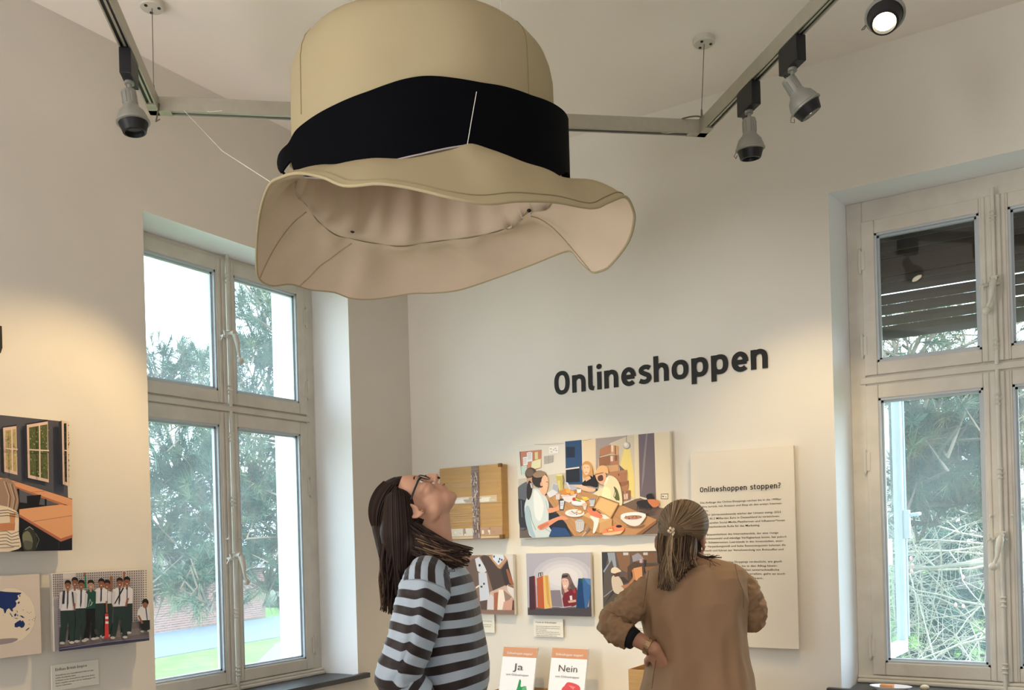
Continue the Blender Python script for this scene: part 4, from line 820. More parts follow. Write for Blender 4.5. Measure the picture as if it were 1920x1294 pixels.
# dachshund
P([(1325, 815), (1400, 795), (1460, 800), (1475, 850), (1430, 880), (1345, 860)], (44, 40, 42), 3); P([(1425, 745), (1470, 730), (1492, 760), (1480, 800), (1440, 798), (1424, 775)], (38, 34, 38), 3); P([(1440, 790), (1540, 800), (1548, 850), (1500, 872), (1450, 830)], (206, 126, 84), 3); [Ln([(x, 850), (x-4, 895)], 7, (60, 46, 42)) for x in (1335, 1360, 1430, 1462)]; E(1430, 915, 80, 14, (86, 72, 66))
obj('printed_picture', p.mb, PRINT, il)

# cardboard parcel hung on the wall
pk = empty('cardboard_parcel', (.40, 0, 1.51), 'flat brown cardboard parcel with shiny brown tape hung left of the large illustration', 'box')
t_ = .062
q4 = [onR(826, 879, -t_), onR(939, 870, -t_), onR(944, 1009, -t_), onR(838, 1012, -t_)]
bx0, bx1, bz0, bz1 = .235, q4[1][0], 1.517, 1.903
mb = MB(); mb.box((bx0, -t_, bz0), (bx1, 0, bz1), bev=.004); obj('carton', mb, KRAFT, pk)
p = Pic(lambda x, z, off: np.array([x, -t_-off, z]), .0001, .0006)
tp = (118, 84, 62); W_ = bx1-bx0
rb2 = random.Random(3)
p.R(bx0+.004, 1.700, bx1-.004, 1.703, (140, 108, 70)); p.R(bx0+.004, 1.62, bx1-.004, 1.622, (176, 140, 94)); p.R(bx0+.003, bz0+.003, bx1-.003, bz0+.014, (206, 172, 124))
p.R(bx0+.10, 1.708, bx1-.03, 1.742, (212, 186, 150)); p.R(bx0+.1, 1.712, bx0+.19, 1.738, (230, 218, 204)); 
for k in range(9): x = bx0+.10+rb2.random()*.24; p.R(x, 1.71+rb2.random()*.02, x+.03+rb2.random()*.04, 1.714+rb2.random()*.024, (236, 224, 204) if k % 2 else (170, 140, 104))
p.R(bx0+.06, 1.533, bx0+W_*.62, 1.575, (206, 192, 170)); p.R(bx0+W_*.62, 1.533, bx1-.002, 1.578, (176, 132, 86)); 
for k in range(14): x = bx0+.07+rb2.random()*.28; p.R(x, 1.536+rb2.random()*.03, x+.004+rb2.random()*.012, 1.545+rb2.random()*.03, (150, 110, 74) if k % 2 else (226, 214, 196))
xm = bx0+W_*.535; p.R(xm, bz0+.002, xm+.046, bz1-.002, tp)
for k in range(110):
    z = bz0+.004+rb2.random()*(bz1-bz0-.03); x = xm+rb2.random()*.042; p.R(x, z, x+.002+rb2.random()*.003, z+.004+rb2.random()*.02, (206, 190, 176) if k % 3 else (90, 60, 44))
for k in range(26):
    z = 1.72+rb2.random()*.17 if k % 2 else 1.59+rb2.random()*.1; p.R(bx0+.005, z, bx0+W_*.5 if k % 4 < 2 else bx1-.005, z+.0012, (184, 146, 98))
obj('tape_and_creases', p.mb, mat('glossy_tape', (.5, .5, .5, 1), .28, spec=.5, vcol=True), pk)
for lo_, hi_ in (((bx1-.02, -t_-.004, bz0-.003), (bx1+.003, -t_+.02, bz0+.02)), ((bx1-.018, -t_-.003, bz1-.016), (bx1+.003, -t_+.012, bz1+.003))): obj('crushed_corner', MB().box(lo_, hi_, bev=.003), mat('dark_kraft', rgb(120, 88, 58), .85), pk)

def capt(side, a0, a1, z0, z1, label, lines, title=None, tsz=.0085):
    root = board('caption_card', side, a0, a1, z0, z1, .006, label, 'caption', gap=.006); N = NR if side == 'R' else NL
    root['group'] = 'caption cards under the photographs'
    mk = (lambda a, z: (a, -.012, z)) if side == 'R' else (lambda a, z: (.012, a, z))
    mb = MB(); z = z1-.022; W2 = a1-a0
    if title: text_on(mb, title, mk(a0+.014, z), mk(a0+.014+W2*title_w(title, W2), z), N, .0008, height=tsz); z -= .0185
    for s, fr in lines:
        if s: text_on(mb, s, mk(a0+.014, z), mk(a0+.014+(W2-.03)*fr, z), N, .0008, height=.0052)
        z -= .0095
    obj('printed_text', mb, INK, root); return root
def title_w(t, W2): return min(.8, len(t)*.0062/W2*.85)
capt('R', .775, .948, 1.008, 1.100, 'white caption card under the photograph of the laughing woman at a laptop', [('Wer im Internet bestellt, kann sich die Waren be-', 1), ('quem nach Hause liefern lassen und muss nicht in', .99), ('den Laden gehen.', .45), ('Das macht vielen Menschen Freude und sie be-', .95), ('stellen oft mehr, als sie wirklich brauchen und', .97), ('schicken viele der Pakete wieder zurück.', .86)], 'Freude am Onlineshoppen')
capt('R', .36, .533, 1.018, 1.118, 'white caption card under the photograph of a heap of parcels', [('Beim Onlineshoppen entsteht viel Verpackung', 1), ('', 0), ('und immer mehr Müll, denn jedes Paket wird', .98), ('einzeln verpackt und verschickt.', .96)], 'Verpackungen')
capt('R', 1.235, 1.408, 1.008, 1.105, 'white caption card half hidden behind the elbow of the woman in beige', [('Pakete werden meist mit dem Transporter', 1), ('nach Hause gebracht. Für die Fahrer', .95), ('ist der Arbeitstag lang.', .7)], 'Lieferung')

def photo(side, a0, a1, z0, z1, label, t=.02, gap=.012):
    r = board('photo_board', side, a0, a1, z0, z1, t, label, 'photograph', gap=gap); r['group'] = 'photograph boards on the walls'; return r
# photograph: woman laughing at a laptop between paper bags
p1 = [onR(989.5, 1039.5, -FR), onR(1112.7, 1036.2, -FR)]
ph = photo('R', .753, 1.123, 1.118, 1.436, 'photograph of a laughing woman at a laptop between paper shopping bags')
p = Pic(zoomR(870, 1020, .1875, FR)); p.autoclip = True; R, P, E, Ln = p.R, p.P, p.E, p.Ln
qq = [invz(*t, 870, 1020, .1875) for t in ((.754, 1.435), (1.122, 1.435), (1.122, 1.119), (.754, 1.119))]
P(qq, (176, 172, 186)); cx = [(qq[0][0]+qq[1][0])/2, 330]
for k, c in enumerate(((190, 187, 198), (202, 198, 206), (212, 208, 214), (220, 216, 220))): E(990, 330, 300-k*50, 200-k*34, c)
P([(qq[3][0]-1, 636), (1312, 630), qq[2], qq[3]], (92, 84, 88)); P([(qq[3][0], 655), (1313, 640), qq[2], qq[3]], (74, 68, 74))
P([(652, 330), (702, 318), (716, 654), (656, 662)], (72, 40, 50)); P([(702, 318), (712, 330), (726, 650), (716, 654)], (150, 50, 46))
P([(728, 344), (790, 316), (804, 650), (738, 640)], (184, 92, 52)); P([(790, 318), (846, 312), (882, 640), (806, 650)], (226, 186, 112)); P([(812, 320), (840, 316), (850, 500), (862, 640), (830, 560)], (206, 158, 84)); Ln([(744, 330), (748, 292), (768, 290), (772, 322)], 6, (40, 30, 34)); Ln([(766, 320), (768, 288), (786, 286), (788, 314)], 5, (40, 30, 34)); Ln([(836, 580), (852, 612), (870, 640)], 4, (190, 150, 90))
P([(980, 312), (1010, 294), (1050, 300), (1080, 360), (1110, 430), (1130, 440), (1120, 470), (1090, 500), (990, 520), (976, 420)], (120, 98, 96), 3); P([(1000, 500), (1070, 445), (1125, 440), (1140, 600), (990, 625)], (120, 34, 46), 3); P([(1085, 450), (1110, 445), (1120, 490), (1095, 490)], (170, 60, 66)); P([(982, 350), (1035, 350), (1050, 400), (1030, 450), (1000, 452), (984, 400)], (226, 186, 170), 3); P([(1000, 450), (1030, 445), (1050, 470), (1010, 490)], (206, 160, 146)); P([(980, 316), (1040, 310), (1038, 330), (982, 338)], (50, 44, 50)); Ln([(988, 372), (1000, 370)], 4, (70, 50, 50)); Ln([(1018, 372), (1032, 370)], 4, (70, 50, 50)); P([(996, 418), (1026, 414), (1012, 432)], (246, 236, 234))
P([(1060, 420), (1085, 380), (1120, 440), (1090, 470)], (96, 80, 80)); P([(1058, 520), (1082, 516), (1086, 560), (1064, 564)], (220, 220, 226)); P([(1040, 570), (1120, 556), (1124, 580), (1050, 590)], (206, 166, 150)) 
P([(866, 464), (964, 462), (992, 632), (884, 624)], (134, 124, 134)); P([(884, 624), (992, 632), (1080, 618), (1060, 630), (990, 640)], (196, 192, 200)); P([(964, 462), (970, 464), (998, 630), (992, 632)], (210, 206, 212))
P([(1146, 344), (1188, 346), (1196, 640), (1124, 640), (1130, 500)], (34, 84, 72)); P([(1148, 344), (1190, 400), (1215, 640), (1126, 642)], (24, 62, 110)); P([(1186, 340), (1286, 352), (1270, 500), (1228, 650), (1212, 644), (1196, 500)], (58, 100, 152)); P([(1205, 345), (1284, 358), (1276, 420), (1240, 400)], (86, 128, 178)); P([(1292, 320), (1306, 316), (1312, 660), (1248, 650), (1262, 520)], (78, 70, 84))
obj('printed_photo', p.mb, PRINT, ph)
# photograph: heap of parcels (left part hidden by the visitor)
ph = photo('R', .31, .675, 1.118, 1.432, 'photograph of a chaotic heap of opened parcels beside the striped visitor')
p = Pic(zoomR(870, 1020, .1875, FR)); p.autoclip = True; R, P, E, Ln = p.R, p.P, p.E, p.Ln
qq = [invz(*t, 870, 1020, .1875) for t in ((.311, 1.431), (.674, 1.431), (.674, 1.119), (.311, 1.119))]
P(qq, (140, 112, 98))
y0_, y1_ = 106, 662; 
P([(10, 200), (110, 140), (175, 390), (110, 440), (40, 300)], (112, 92, 84)); P([(104, 440), (178, 392), (180, 410), (112, 452)], (236, 224, 206)); P([(110, 150), (150, 130), (230, 262), (190, 305), (135, 270)], (214, 216, 224)); E(157, 214, 11, 14, (50, 46, 52)); P([(145, 290), (225, 290), (262, 555), (160, 572)], (206, 210, 222)); P([(165, 420), (185, 418), (186, 436), (166, 438)], (60, 60, 70)); P([(192, 390), (208, 388), (210, 408), (194, 410)], (60, 60, 70))
P([(165, 130), (200, 110), (260, 128), (370, 256), (410, 410), (290, 470), (240, 300)], (82, 66, 60)); P([(370, 256), (440, 158), (500, 400), (430, 420), (410, 410)], (64, 52, 50)); P([(420, 256), (440, 250), (500, 390), (480, 410), (455, 390)], (156, 94, 66))
P([(248, 124), (300, 108), (405, 110), (432, 156), (360, 250), (340, 240)], (196, 148, 112)); P([(290, 108), (395, 108), (404, 150), (345, 214), (288, 150)], (218, 226, 238)); [P([(x, y), (x+14, y+2), (x+12, y+22), (x-2, y+20)], (60, 70, 96)) for x, y in ((296, 116), (352, 140), (342, 166), (372, 148))]
P([(400, 108), (548, 108), (552, 250), (500, 320), (498, 402), (450, 230), (436, 156)], (216, 206, 202)); P([(500, 320), (550, 250), (556, 400), (500, 402)], (170, 150, 146)); P([(556, 300), (560, 560), (500, 600), (480, 540)], (190, 160, 150)) if True else 0
P([(262, 480), (410, 418), (480, 440), (490, 540), (470, 660), (230, 660)], (206, 176, 160)); P([(350, 456), (395, 460), (415, 600), (390, 660), (330, 660)], (240, 224, 212)); P([(395, 460), (480, 530), (420, 600)], (150, 128, 116)); P([(236, 560), (270, 500), (310, 540), (300, 660), (232, 650)], (214, 206, 208)); P([(160, 575), (235, 560), (228, 658), (172, 655)], (96, 76, 70)); P([(300, 490), (345, 480), (335, 660), (300, 660)], (170, 104, 78))
P([(430, 412), (556, 420), (558, 596), (510, 560), (440, 470)], (224, 216, 214)); P([(440, 400), (556, 440), (540, 462), (440, 420)], (140, 104, 84)); P([(490, 560), (562, 600), (564, 660), (480, 660)], (100, 64, 52)); P([(400, 580), (490, 545), (480, 662), (385, 662)], (206, 158, 140))
obj('printed_photo', p.mb, PRINT, ph)
# photograph: delivery driver with parcels in a van
ph = photo('R', 1.185, 1.55, 1.118, 1.437, 'photograph of a delivery man in a cap loading parcels above the beige elbow')
p = Pic(zoomR(870, 1020, .1875, FR)); p.autoclip = True; R, P, E, Ln = p.R, p.P, p.E, p.Ln
qq = [invz(*t, 870, 1020, .1875) for t in ((1.186, 1.436), (1.549, 1.436), (1.549, 1.119), (1.186, 1.119))]
P(qq, (92, 84, 80)); xr = qq[1][0]-4
P([(qq[0][0], 88), (1450, 86), (1400, 300), (1390, 520), (qq[3][0], 640)], (58, 58, 64)); P([(1434, 88), (1508, 86), (1525, 230), (1500, 240), (1478, 160), (1400, 290), (1392, 270), (1450, 190)], (150, 158, 172)); P([(1520, 86), (1660, 86), (1660, 190), (1630, 290), (1560, 250)], (134, 98, 74)); P([(1592, 86), (1644, 86), (1644, 112), (1594, 114)], (200, 196, 202))
P([(1660, 86), (xr, 84), (xr, 180), (1700, 190)], (120, 88, 66)); P([(1680, 120), (1740, 90), (1770, 110), (1800, 150), (1690, 180)], (150, 146, 156)); P([(1792, 86), (1838, 85), (1838, 112), (1794, 112)], (196, 190, 192)); P([(1636, 230), (1700, 180), (xr, 210), (xr, 420), (1640, 400)], (84, 66, 54)); P([(1755, 150), (1785, 150), (1785, 190), (1757, 190)], (190, 160, 176)); P([(1800, 160), (1826, 160), (1820, 290), (1802, 290)], (46, 42, 48)); P([(1810, 230), (xr, 210), (xr, 300), (1820, 290)], (136, 96, 68))
P([(1390, 530), (1500, 440), (1640, 500), (1600, 620), (1400, 640)], (86, 76, 68)); Ln([(1400, 530), (1500, 450)], 8, (150, 150, 156)); P([(1500, 440), (1530, 420), (1545, 440), (1480, 520), (1408, 600)], (60, 56, 58))
P([(1480, 330), (1520, 310), (1560, 340), (1590, 400), (1600, 480), (1560, 505), (1500, 480), (1478, 400)], (206, 190, 172), 3); P([(1480, 285), (1560, 280), (1560, 320), (1510, 330)], (90, 66, 56)); P([(1472, 285), (1478, 245), (1520, 232), (1560, 258), (1572, 276), (1530, 288), (1510, 296)], (226, 206, 180), 3); P([(1560, 340), (1630, 300), (1640, 316), (1580, 360)], (120, 84, 66)); P([(1570, 420), (1640, 400), (1690, 340), (1710, 350), (1660, 420), (1600, 450)], (176, 118, 90)); P([(1680, 260), (1720, 240), (1735, 370), (1690, 350)], (190, 130, 88)); P([(1695, 244), (1780, 226), (1786, 330), (1720, 368)], (214, 152, 104)); P([(1670, 285), (1684, 282), (1690, 330), (1676, 330)], (30, 28, 34)); P([(1560, 330), (1600, 330), (1650, 380), (1600, 400)], (70, 58, 54))
obj('printed_photo', p.mb, PRINT, ph)

# text panel
tpn = empty('text_panel', (1.885, 0, .995), 'tall beige text panel headed Onlineshoppen stoppen? on the right wall', 'panel')
tm = mat('beige_text_panel', rgb(232, 222, 206), .65, spec=.2)
TZ0, TZ1, TX0, TX1 = 1.0, 1.880, 1.652, 2.120
obj('panel', MB().box((TX0, -FR, TZ0), (TX1, -GAP, TZ1), bev=.0008), tm, tpn); obj('wall_batten', MB().box((TX0+.06, -GAP, TZ0+.06), (TX1-.06, 0, TZ1-.06)), tm, tpn)
S_ = .3248
def tz(u, v): return onR(1280+u*S_, 820+v*S_, -FR)
mb = MB(); a = tz(100, 320); b2 = tz(568, 292); zt = (a[2]+b2[2])/2
xl = float(a[0])
lettering(mb, 'Onlineshoppen stoppen?', xl, float(b2[0]), zt, -FR-.001, .0235, sw=.15)
LN = [('Die Anfänge des Online-Shoppings reichen bis in die 1990er', 570, 362), ('Jahre zurück, mit Amazon und Ebay als den ersten Internet-', 574, 386), ('seiten.', 0, 410), ('Seit der Jahrtausendwende wächst der Umsatz stetig: 2023', 567, 436), ('waren 85,5 Milliarden Euro in Deutschland zu verzeichnen.', 561, 460),
      ('Dabei spielen Social-Media-Plattformen und Influencer*innen', 590, 484), ('eine entscheidende Rolle für das Marketing.', 446, 513), ('Die Bequemlichkeit des Internethandels, der eine riesige', 553, 556), ('Produktauswahl und ständige Verfügbarkeit bietet, hat jedoch', 600, 579),
      ('auch Schattenseiten: Leerstände in den Innenstädten, enor-', 583, 603), ('mer Verpackungsmüll und hohe Retourenquoten belasten die', 595, 627), ('Umwelt und führen zur Verschwendung von Rohstoffen und', 582, 652), ('Energie.', 0, 674), ('Das Beispiel des Online-Shoppings verdeutlicht, wie gesell-', 577, 722), ('schaftliche Veränderungen bis in den Alltag hinein-', 548, 747), ('wirken. Auch wenn in Familien unterschiedliche', 558, 770), ('Meinungen dabei aufeinanderprallen, geht es auch', 591, 793), ('darum, Konflikte zu lösen.', 467, 819)]
for s, u, v in LN:
    if u: b2 = tz(u, v); xe, zz = float(b2[0]), float(b2[2])
    else: xe = xl+len(s)*.0056; zz = float(tz(590, v)[2])
    text_on(mb, s, (xl, -FR, zz), (xe, -FR, zz), NR, .001, height=.0092, bold=.003)
obj('printed_text', mb, INK, tpn)

# ballot boxes with their cards, on a shelf against the wall below the frame
def ballot(u0, u1, v0, w_, word, lab, thumb):
    a = onR(u0, v0, -w_); b = onR(u1, v0+4, -w_); x0, x1, zt = float(a[0]), float(b[0]), float(a[2])-.004
    Lr = lambda z: -(w_+(zt-z)*.28)            # the card leans back towards the wall at its top
    root = empty('answer_card', ((x0+x1)/2, Lr(.70), .70), lab, 'card', 'answer cards for the visitors vote')
    z0 = .70
    mb = MB(); q_ = [(x0, Lr(z0), z0), (x1, Lr(z0), z0), (x1, Lr(zt), zt), (x0, Lr(zt), zt)]; mb.add(q_+[(x, y+.012, z) for x, y, z in q_], [(0, 1, 2, 3), (7, 6, 5, 4), (0, 4, 5, 1), (1, 5, 6, 2), (2, 6, 7, 3), (3, 7, 4, 0)]); obj('card', mb, mat('white_card', rgb(236, 236, 240), .6), root)
    mk = lambda x, z, off: np.array([x, Lr(z)-off*1.05, z])
    p = Pic(mk, .0001, .0006); hz = zt-.048; p.R(x0, hz, x1, zt, (206, 148, 112)); obj('orange_header', p.mb, PRINT, root); p = Pic(mk, .0001, .0008); W = x1-x0; thumb(p, x0, W, hz+.042); obj('printed_picture', p.mb, PRINT, root)
    N = np.array([0, -1, -.28]); N /= np.linalg.norm(N); mb = MB()
    def tx(s, f0, f1, z, h, m, bold=0.):
        mb = MB(); v, f = text_geo(s, bold); xs = [q[0] for q in v]; k0, k1 = min(xs), max(xs); s1 = W*(f1-f0)/(k1-k0); s2 = h/.73
        mb.add([tuple(mk(x0+W*f0+(q[0]-k0)*s1, z+q[1]*s2, .0022)) for q in v], f); obj('printed_text', mb, m, root)
    tx('Onlineshoppen stoppen?', .12, .88, zt-.035, .012, mat('white_ink', rgb(240, 236, 230), .6), .004)
    tx(word, .5-.085*len(word)**.8, .5+.085*len(word)**.8, hz-.062, .033, mat('grey_ink', rgb(86, 84, 84), .6), -.012 if False else 0.)
    tx('zum Onlineshoppen', .17, .83, hz-.090, .010, mat('grey_ink', rgb(86, 84, 84), .6)); return x0, x1, zt
def th_up(p, x0, W, hz): p.P([(x0+W*.50, hz-.215), (x0+W*.54, hz-.19), (x0+W*.58, hz-.150), (x0+W*.63, hz-.158), (x0+W*.64, hz-.185), (x0+W*.80, hz-.183), (x0+W*.82, hz-.25), (x0+W*.5, hz-.25)], (46, 142, 84), 3); p.P([(x0+W*.68, hz-.19), (x0+W*.80, hz-.178), (x0+W*.81, hz-.20), (x0+W*.7, hz-.21)], (98, 176, 120))
def th_dn(p, x0, W, hz): p.P([(x0+W*.45, hz-.17), (x0+W*.55, hz-.152), (x0+W*.85, hz-.165), (x0+W*.9, hz-.2), (x0+W*.88, hz-.25), (x0+W*.4, hz-.25), (x0+W*.38, hz-.19)], (214, 78, 84), 3); p.P([(x0+W*.55, hz-.165), (x0+W*.75, hz-.172), (x0+W*.7, hz-.185)], (236, 130, 124))
ja = ballot(945, 1008, 1211, .10, 'Ja', 'white card reading Ja with an orange header, left of the Nein card', th_up)
ne = ballot(1036, 1103, 1213, .10, 'Nein', 'white card reading Nein with an orange header, right of the Ja card', th_dn)
def carton(x0, x1, y0, y1, z0, z1, lab):
    root = empty('cardboard_box', ((x0+x1)/2, (y0+y1)/2, z0), lab, 'box', 'small cardboard boxes on the shelf')
    mb = MB(); t = .004
    mb.box((x0, y0, z0), (x1, y0+t, z1)); mb.box((x0, y1-t, z0), (x1, y1, z1)); mb.box((x0, y0+t, z0), (x0+t, y1-t, z1)); mb.box((x1-t, y0+t, z0), (x1, y1-t, z1)); mb.box((x0+t, y0+t, z0), (x1-t, y1-t, z0+t)); obj('carton', mb, KRAFT, root)
    mb = MB(); mb.box((x0, y1-t, z1-.001), (x1, y1, z1+.02)); obj('flap', mb, KRAFT, root); return root
s0 = float(onR(929, 1286, -.05)[0]); zz = float(onR(929, 1286, -.05)[2])
carton(s0, s0+.42, -.085, -.012, .66, zz-.02, 'low cardboard box behind the Ja and Nein cards')
q = onR(1212, 1236, -.1); carton(float(q[0]), float(q[0])+.3, -.30, -.1, .66, float(q[2])-.02, 'brown cardboard box behind the hip of the woman in beige')
shf = empty('wall_shelf', (1.25, -.15, .62), 'white wall shelf carrying the cardboard boxes and answer cards, below the frame', 'shelf')
obj('shelf_board', MB().box((.45, -.36, .62), (2.1, 0, .66), bev=.003), BOARD, shf)
for x in (.7, 1.85): obj('bracket', MB().box((x, -.3, .45), (x+.03, 0, .62), bev=.003), BOARD, shf)

# things on the right window sill
dish = empty('oval_dish', (2.46, .03, .84), 'white oval dish with a small wooden block on the right window sill', 'dish')
M_ = Matrix.Translation((2.478, .01, .84)) @ Matrix.Rotation(.0, 4, 'Z') @ Matrix.Diagonal((1.0, .62, 1, 1))
mb = MB(); mb.lathe([(.001, .0), (.055, .0), (.078, .018), (.082, .019), (.078, .014), (.055, .006), (.001, .006)], M_, 36, cap=False); obj('plate', mb, mat('white_ceramic', rgb(236, 238, 240), .25), dish, smooth=True, angle=.7)
mb = MB(); mb.box((2.44, -.02, .850), (2.49, .02, .866), bev=.002); obj('wooden_block', mb, mat('orange_wood', rgb(206, 140, 84), .6, noise=.2, nscale=20), dish)
kn = empty('wooden_bead', (2.60, .06, .84), 'small pale wooden bead on the right window sill', 'bead'); mb = MB(); mb.ell((2.60, .06, .852), (.018, .018, .012)); obj('bead', mb, mat('pale_wood', rgb(206, 190, 160), .6), kn, smooth=True)

# ---------------------------------------------------------------- boards of the left wall
FL = .045
GL = .025
# classroom illustration, cut by the frame's left edge
BY1 = float(onL(124.5, 790, -FL)[1]); BZ1 = float(onL(124.5, 790, -FL)[2]); BZ0 = float(onL(127.5, 1033, -FL)[2])
cl = board('illustration_board', 'L', BY1-.85, BY1, BZ0, BZ1, TH, 'dark illustration board of a classroom with windows on the left wall', 'picture', gap=GL)
p = Pic(zoomL(0, 760, .2318, FL)); p.autoclip = True; R, P, E, Ln = p.R, p.P, p.E, p.Ln
def invL(y, z, ox, oy, sc):
    qv = np.array([FL, y, z])-CAM; dd = qv @ FW; xx = (qv @ RT)/dd*F_PX; yy = -qv[2]/dd*F_PX
    u = PX+xx*math.cos(ROLL)+yy*math.sin(ROLL); v = PY-xx*math.sin(ROLL)+yy*math.cos(ROLL); return ((u-ox)/sc, (v-oy)/sc)
qq = [invL(*t, 0, 760, .2318) for t in ((BY1-.848, BZ1-.002), (BY1-.002, BZ1-.002), (BY1-.002, BZ0+.002), (BY1-.848, BZ0+.002))]
P(qq, (84, 84, 92)); XR = qq[1][0]; 
P([qq[0], (-600, -100), (90, 98), (0, 125), (-600, 60)], (58, 58, 66)) if False else None
def win(x0, x1, yt0, yt1, yb0, yb1, fol):
    P([(x0-24, yt0+10), (x0, yt0), (x0+10, yb0+20), (x0-16, yb0)], (40, 42, 52)); P([(x0-20, yt0-6), (x1, yt1-12), (x1, yt1), (x0, yt0+4)], (36, 38, 46))
    P([(x0, yt0), (x1, yt1), (x1+8, yb1), (x0+10, yb0)], (226, 196, 178))
    iw = [(x0+18, yt0+22), (x1-4, yt1+24), (x1+2, yb1-26), (x0+26, yb0-22)]
    P(iw, fol[0])
    for k in range(150):
        a, b = rb2.random(), rb2.random(); xa = iw[0][0]+(iw[1][0]-iw[0][0])*a+6*b; yy0 = iw[0][1]+(iw[1][1]-iw[0][1])*a; yy1 = iw[3][1]+(iw[2][1]-iw[3][1])*a; y = yy0+(yy1-yy0)*(b*.94+.03); c = fol[1+rb2.randrange(len(fol)-1)]; r = 3+rb2.random()*5
        P([(xa-r*.6, y), (xa, y-r), (xa+r*.6, y+r*.3), (xa, y+r)], c)
    xm_ = (x0+x1)/2+8; P([(xm_-6, yt0+(yt1-yt0)*.5+10), (xm_+5, yt0+(yt1-yt0)*.5+8), (xm_+10, yb1-20), (xm_-1, yb1-24)], (230, 206, 188))
    ym0 = yt0+(yb0-yt0)*.46; P([(x0+12, ym0), (x1, ym0+8), (x1, ym0+18), (x0+12, ym0+10)], (230, 206, 188))
fol = [(90, 98, 60), (150, 150, 84), (60, 70, 52), (190, 184, 128), (120, 126, 84), (40, 50, 44)]
win(24, 132, 182, 168, 538, 564, [(190, 170, 120), (226, 206, 130), (150, 146, 96), (206, 180, 140), (120, 120, 84)]); win(206, 376, 160, 132, 588, 626, fol); win(478, XR-1, 128, 124, 640, 660, [(50, 56, 46), (90, 96, 70), (36, 42, 40), (120, 116, 90)])
win(-190, -40, 205, 190, 500, 530, fol); win(-430, -280, 215, 200, 470, 490, fol)
P([(-500, 1160), (-500, 560), (20, 640), (XR, 760), (XR, 1180), (0, 1188)], (24, 26, 32)); P([(100, 690), (200, 700), (330, 760), (440, 800), (330, 815), (110, 790)], (92, 92, 100))
P([(-400, 520), (20, 605), (XR, 765), (XR, 828), (480, 806), (60, 656), (-400, 540)], (222, 158, 116)); P([(60, 656), (480, 806), (430, 808), (64, 672)], (176, 112, 80)); Ln([(205, 708), (310, 700)], 3, (150, 98, 70)); Ln([(20, 632), (90, 628)], 3, (150, 98, 70))
P([(165, 738), (282, 728), (262, 820), (170, 832)], (20, 20, 26)); P([(310, 760), (326, 765), (326, 815), (310, 812)], (18, 18, 24)); P([(92, 680), (104, 680), (106, 840), (94, 838)], (18, 18, 24))
P([(104, 846), (440, 806), (XR, 820), (XR+2, 1060), (440, 1102), (104, 900)], (226, 164, 118)); P([(104, 885), (440, 1080), (XR+1, 1050), (XR+2, 1072), (440, 1106), (104, 905)], (178, 108, 82)); Ln([(215, 944), (XR-2, 896)], 3, (120, 80, 60)); P([(420, 1108), (424, 1180), (428, 1108)], (60, 56, 60))
# girl with long fair hair in a striped dress and her rucksack
P([(-90, 640), (-30, 600), (20, 600), (70, 650), (96, 740), (96, 820), (60, 870), (-120, 870)], (160, 132, 112), 3); [Ln([(-20+k*16, 620+k*6), (20+k*14, 740+k*6), (10+k*12, 850)], 5, ((216, 190, 160), (96, 76, 66), (190, 162, 136))[k % 3]) for k in range(6)]
P([(-140, 840), (-20, 820), (60, 850), (98, 890), (100, 1040), (112, 1100), (95, 1165), (-160, 1180)], (230, 212, 188), 3); P([(-60, 960), (70, 950), (66, 1016), (-60, 1020)], (196, 132, 90)); P([(24, 880), (74, 876), (66, 960), (30, 962)], (206, 144, 100)); [Ln([(-100, 1030+k*26), (0, 1020+k*26), (40, 1046+k*24), (104, 1020+k*30)], 4, (60, 50, 50)) for k in range(5)]; [Ln([(-100, 860+k*22), (10, 850+k*22), (95, 880+k*14)], 4, (60, 50, 50)) for k in range(3)]
P([(120, 1060), (150, 1000), (200, 992), (240, 1060), (245, 1160), (190, 1182), (135, 1170)], (52, 52, 48), 3); P([(128, 1050), (170, 1020), (200, 1060), (210, 1120), (170, 1160), (140, 1130)], (122, 122, 98), 3); P([(140, 1100), (205, 1110), (200, 1165), (150, 1165)], (92, 94, 80), 3); Ln([(150, 1010), (185, 985), (215, 1010)], 6, (150, 150, 130)); Ln([(235, 1040), (262, 1090), (240, 1150)], 4, (120, 122, 110)); Ln([(-300, 1165), (60, 1150)], 6, (150, 140, 130))
obj('printed_picture', p.mb, PRINT, cl)

# photograph of pupils
PY0 = float(onL(98, 1075, -FL)[1]); PY1 = float(onL(268.5, 1067, -FL)[1]); PZ1 = float(onL(268.5, 1067.5, -FL)[2]); PZ0 = float(onL(271.5, 1201, -FL)[2])
ph = photo('L', PY0, PY1, PZ0, PZ1, 'photograph of laughing schoolboys in white shirts in a row on the left wall', t=.02, gap=GL)
SC3 = 300/1659; p = Pic(zoomL(0, 1060, SC3, FL)); p.autoclip = True; R, P, E, Ln = p.R, p.P, p.E, p.Ln
qq = [invL(*t, 0, 1060, SC3) for t in ((PY0+.001, PZ1-.001), (PY1-.001, PZ1-.001), (PY1-.001, PZ0+.001), (PY0+.001, PZ0+.001))]
P(qq, (196, 190, 190)); XA, XB = qq[0][0], qq[1][0]
ytp = lambda x: qq[0][1]+(qq[1][1]-qq[0][1])*(x-XA)/(XB-XA)
P([(650, ytp(650)), (782, ytp(782)), (782, 140), (650, 140)], (214, 208, 204))
for i in range(44):
    x = XA+8+i*22
    if 645 < x < 775 or 1255 < x < 1285: continue
    for j in range(10 if x < 1340 else 24):
        y = ytp(x)+14+j*24
        if x > 1335 and j > 8: P([(x, y-8), (x+6, y), (x, y+9), (x-6, y)], (50, 46, 54))
        else: R(x-5, y-6, x+5, y+6, (88, 80, 84))
for i in range(5):
    for j in range(14): x = XA+22+i*16; y = 320+j*22; (R(x-4, y-5, x+4, y+5, (110, 100, 104)) if x < 640 else 0)
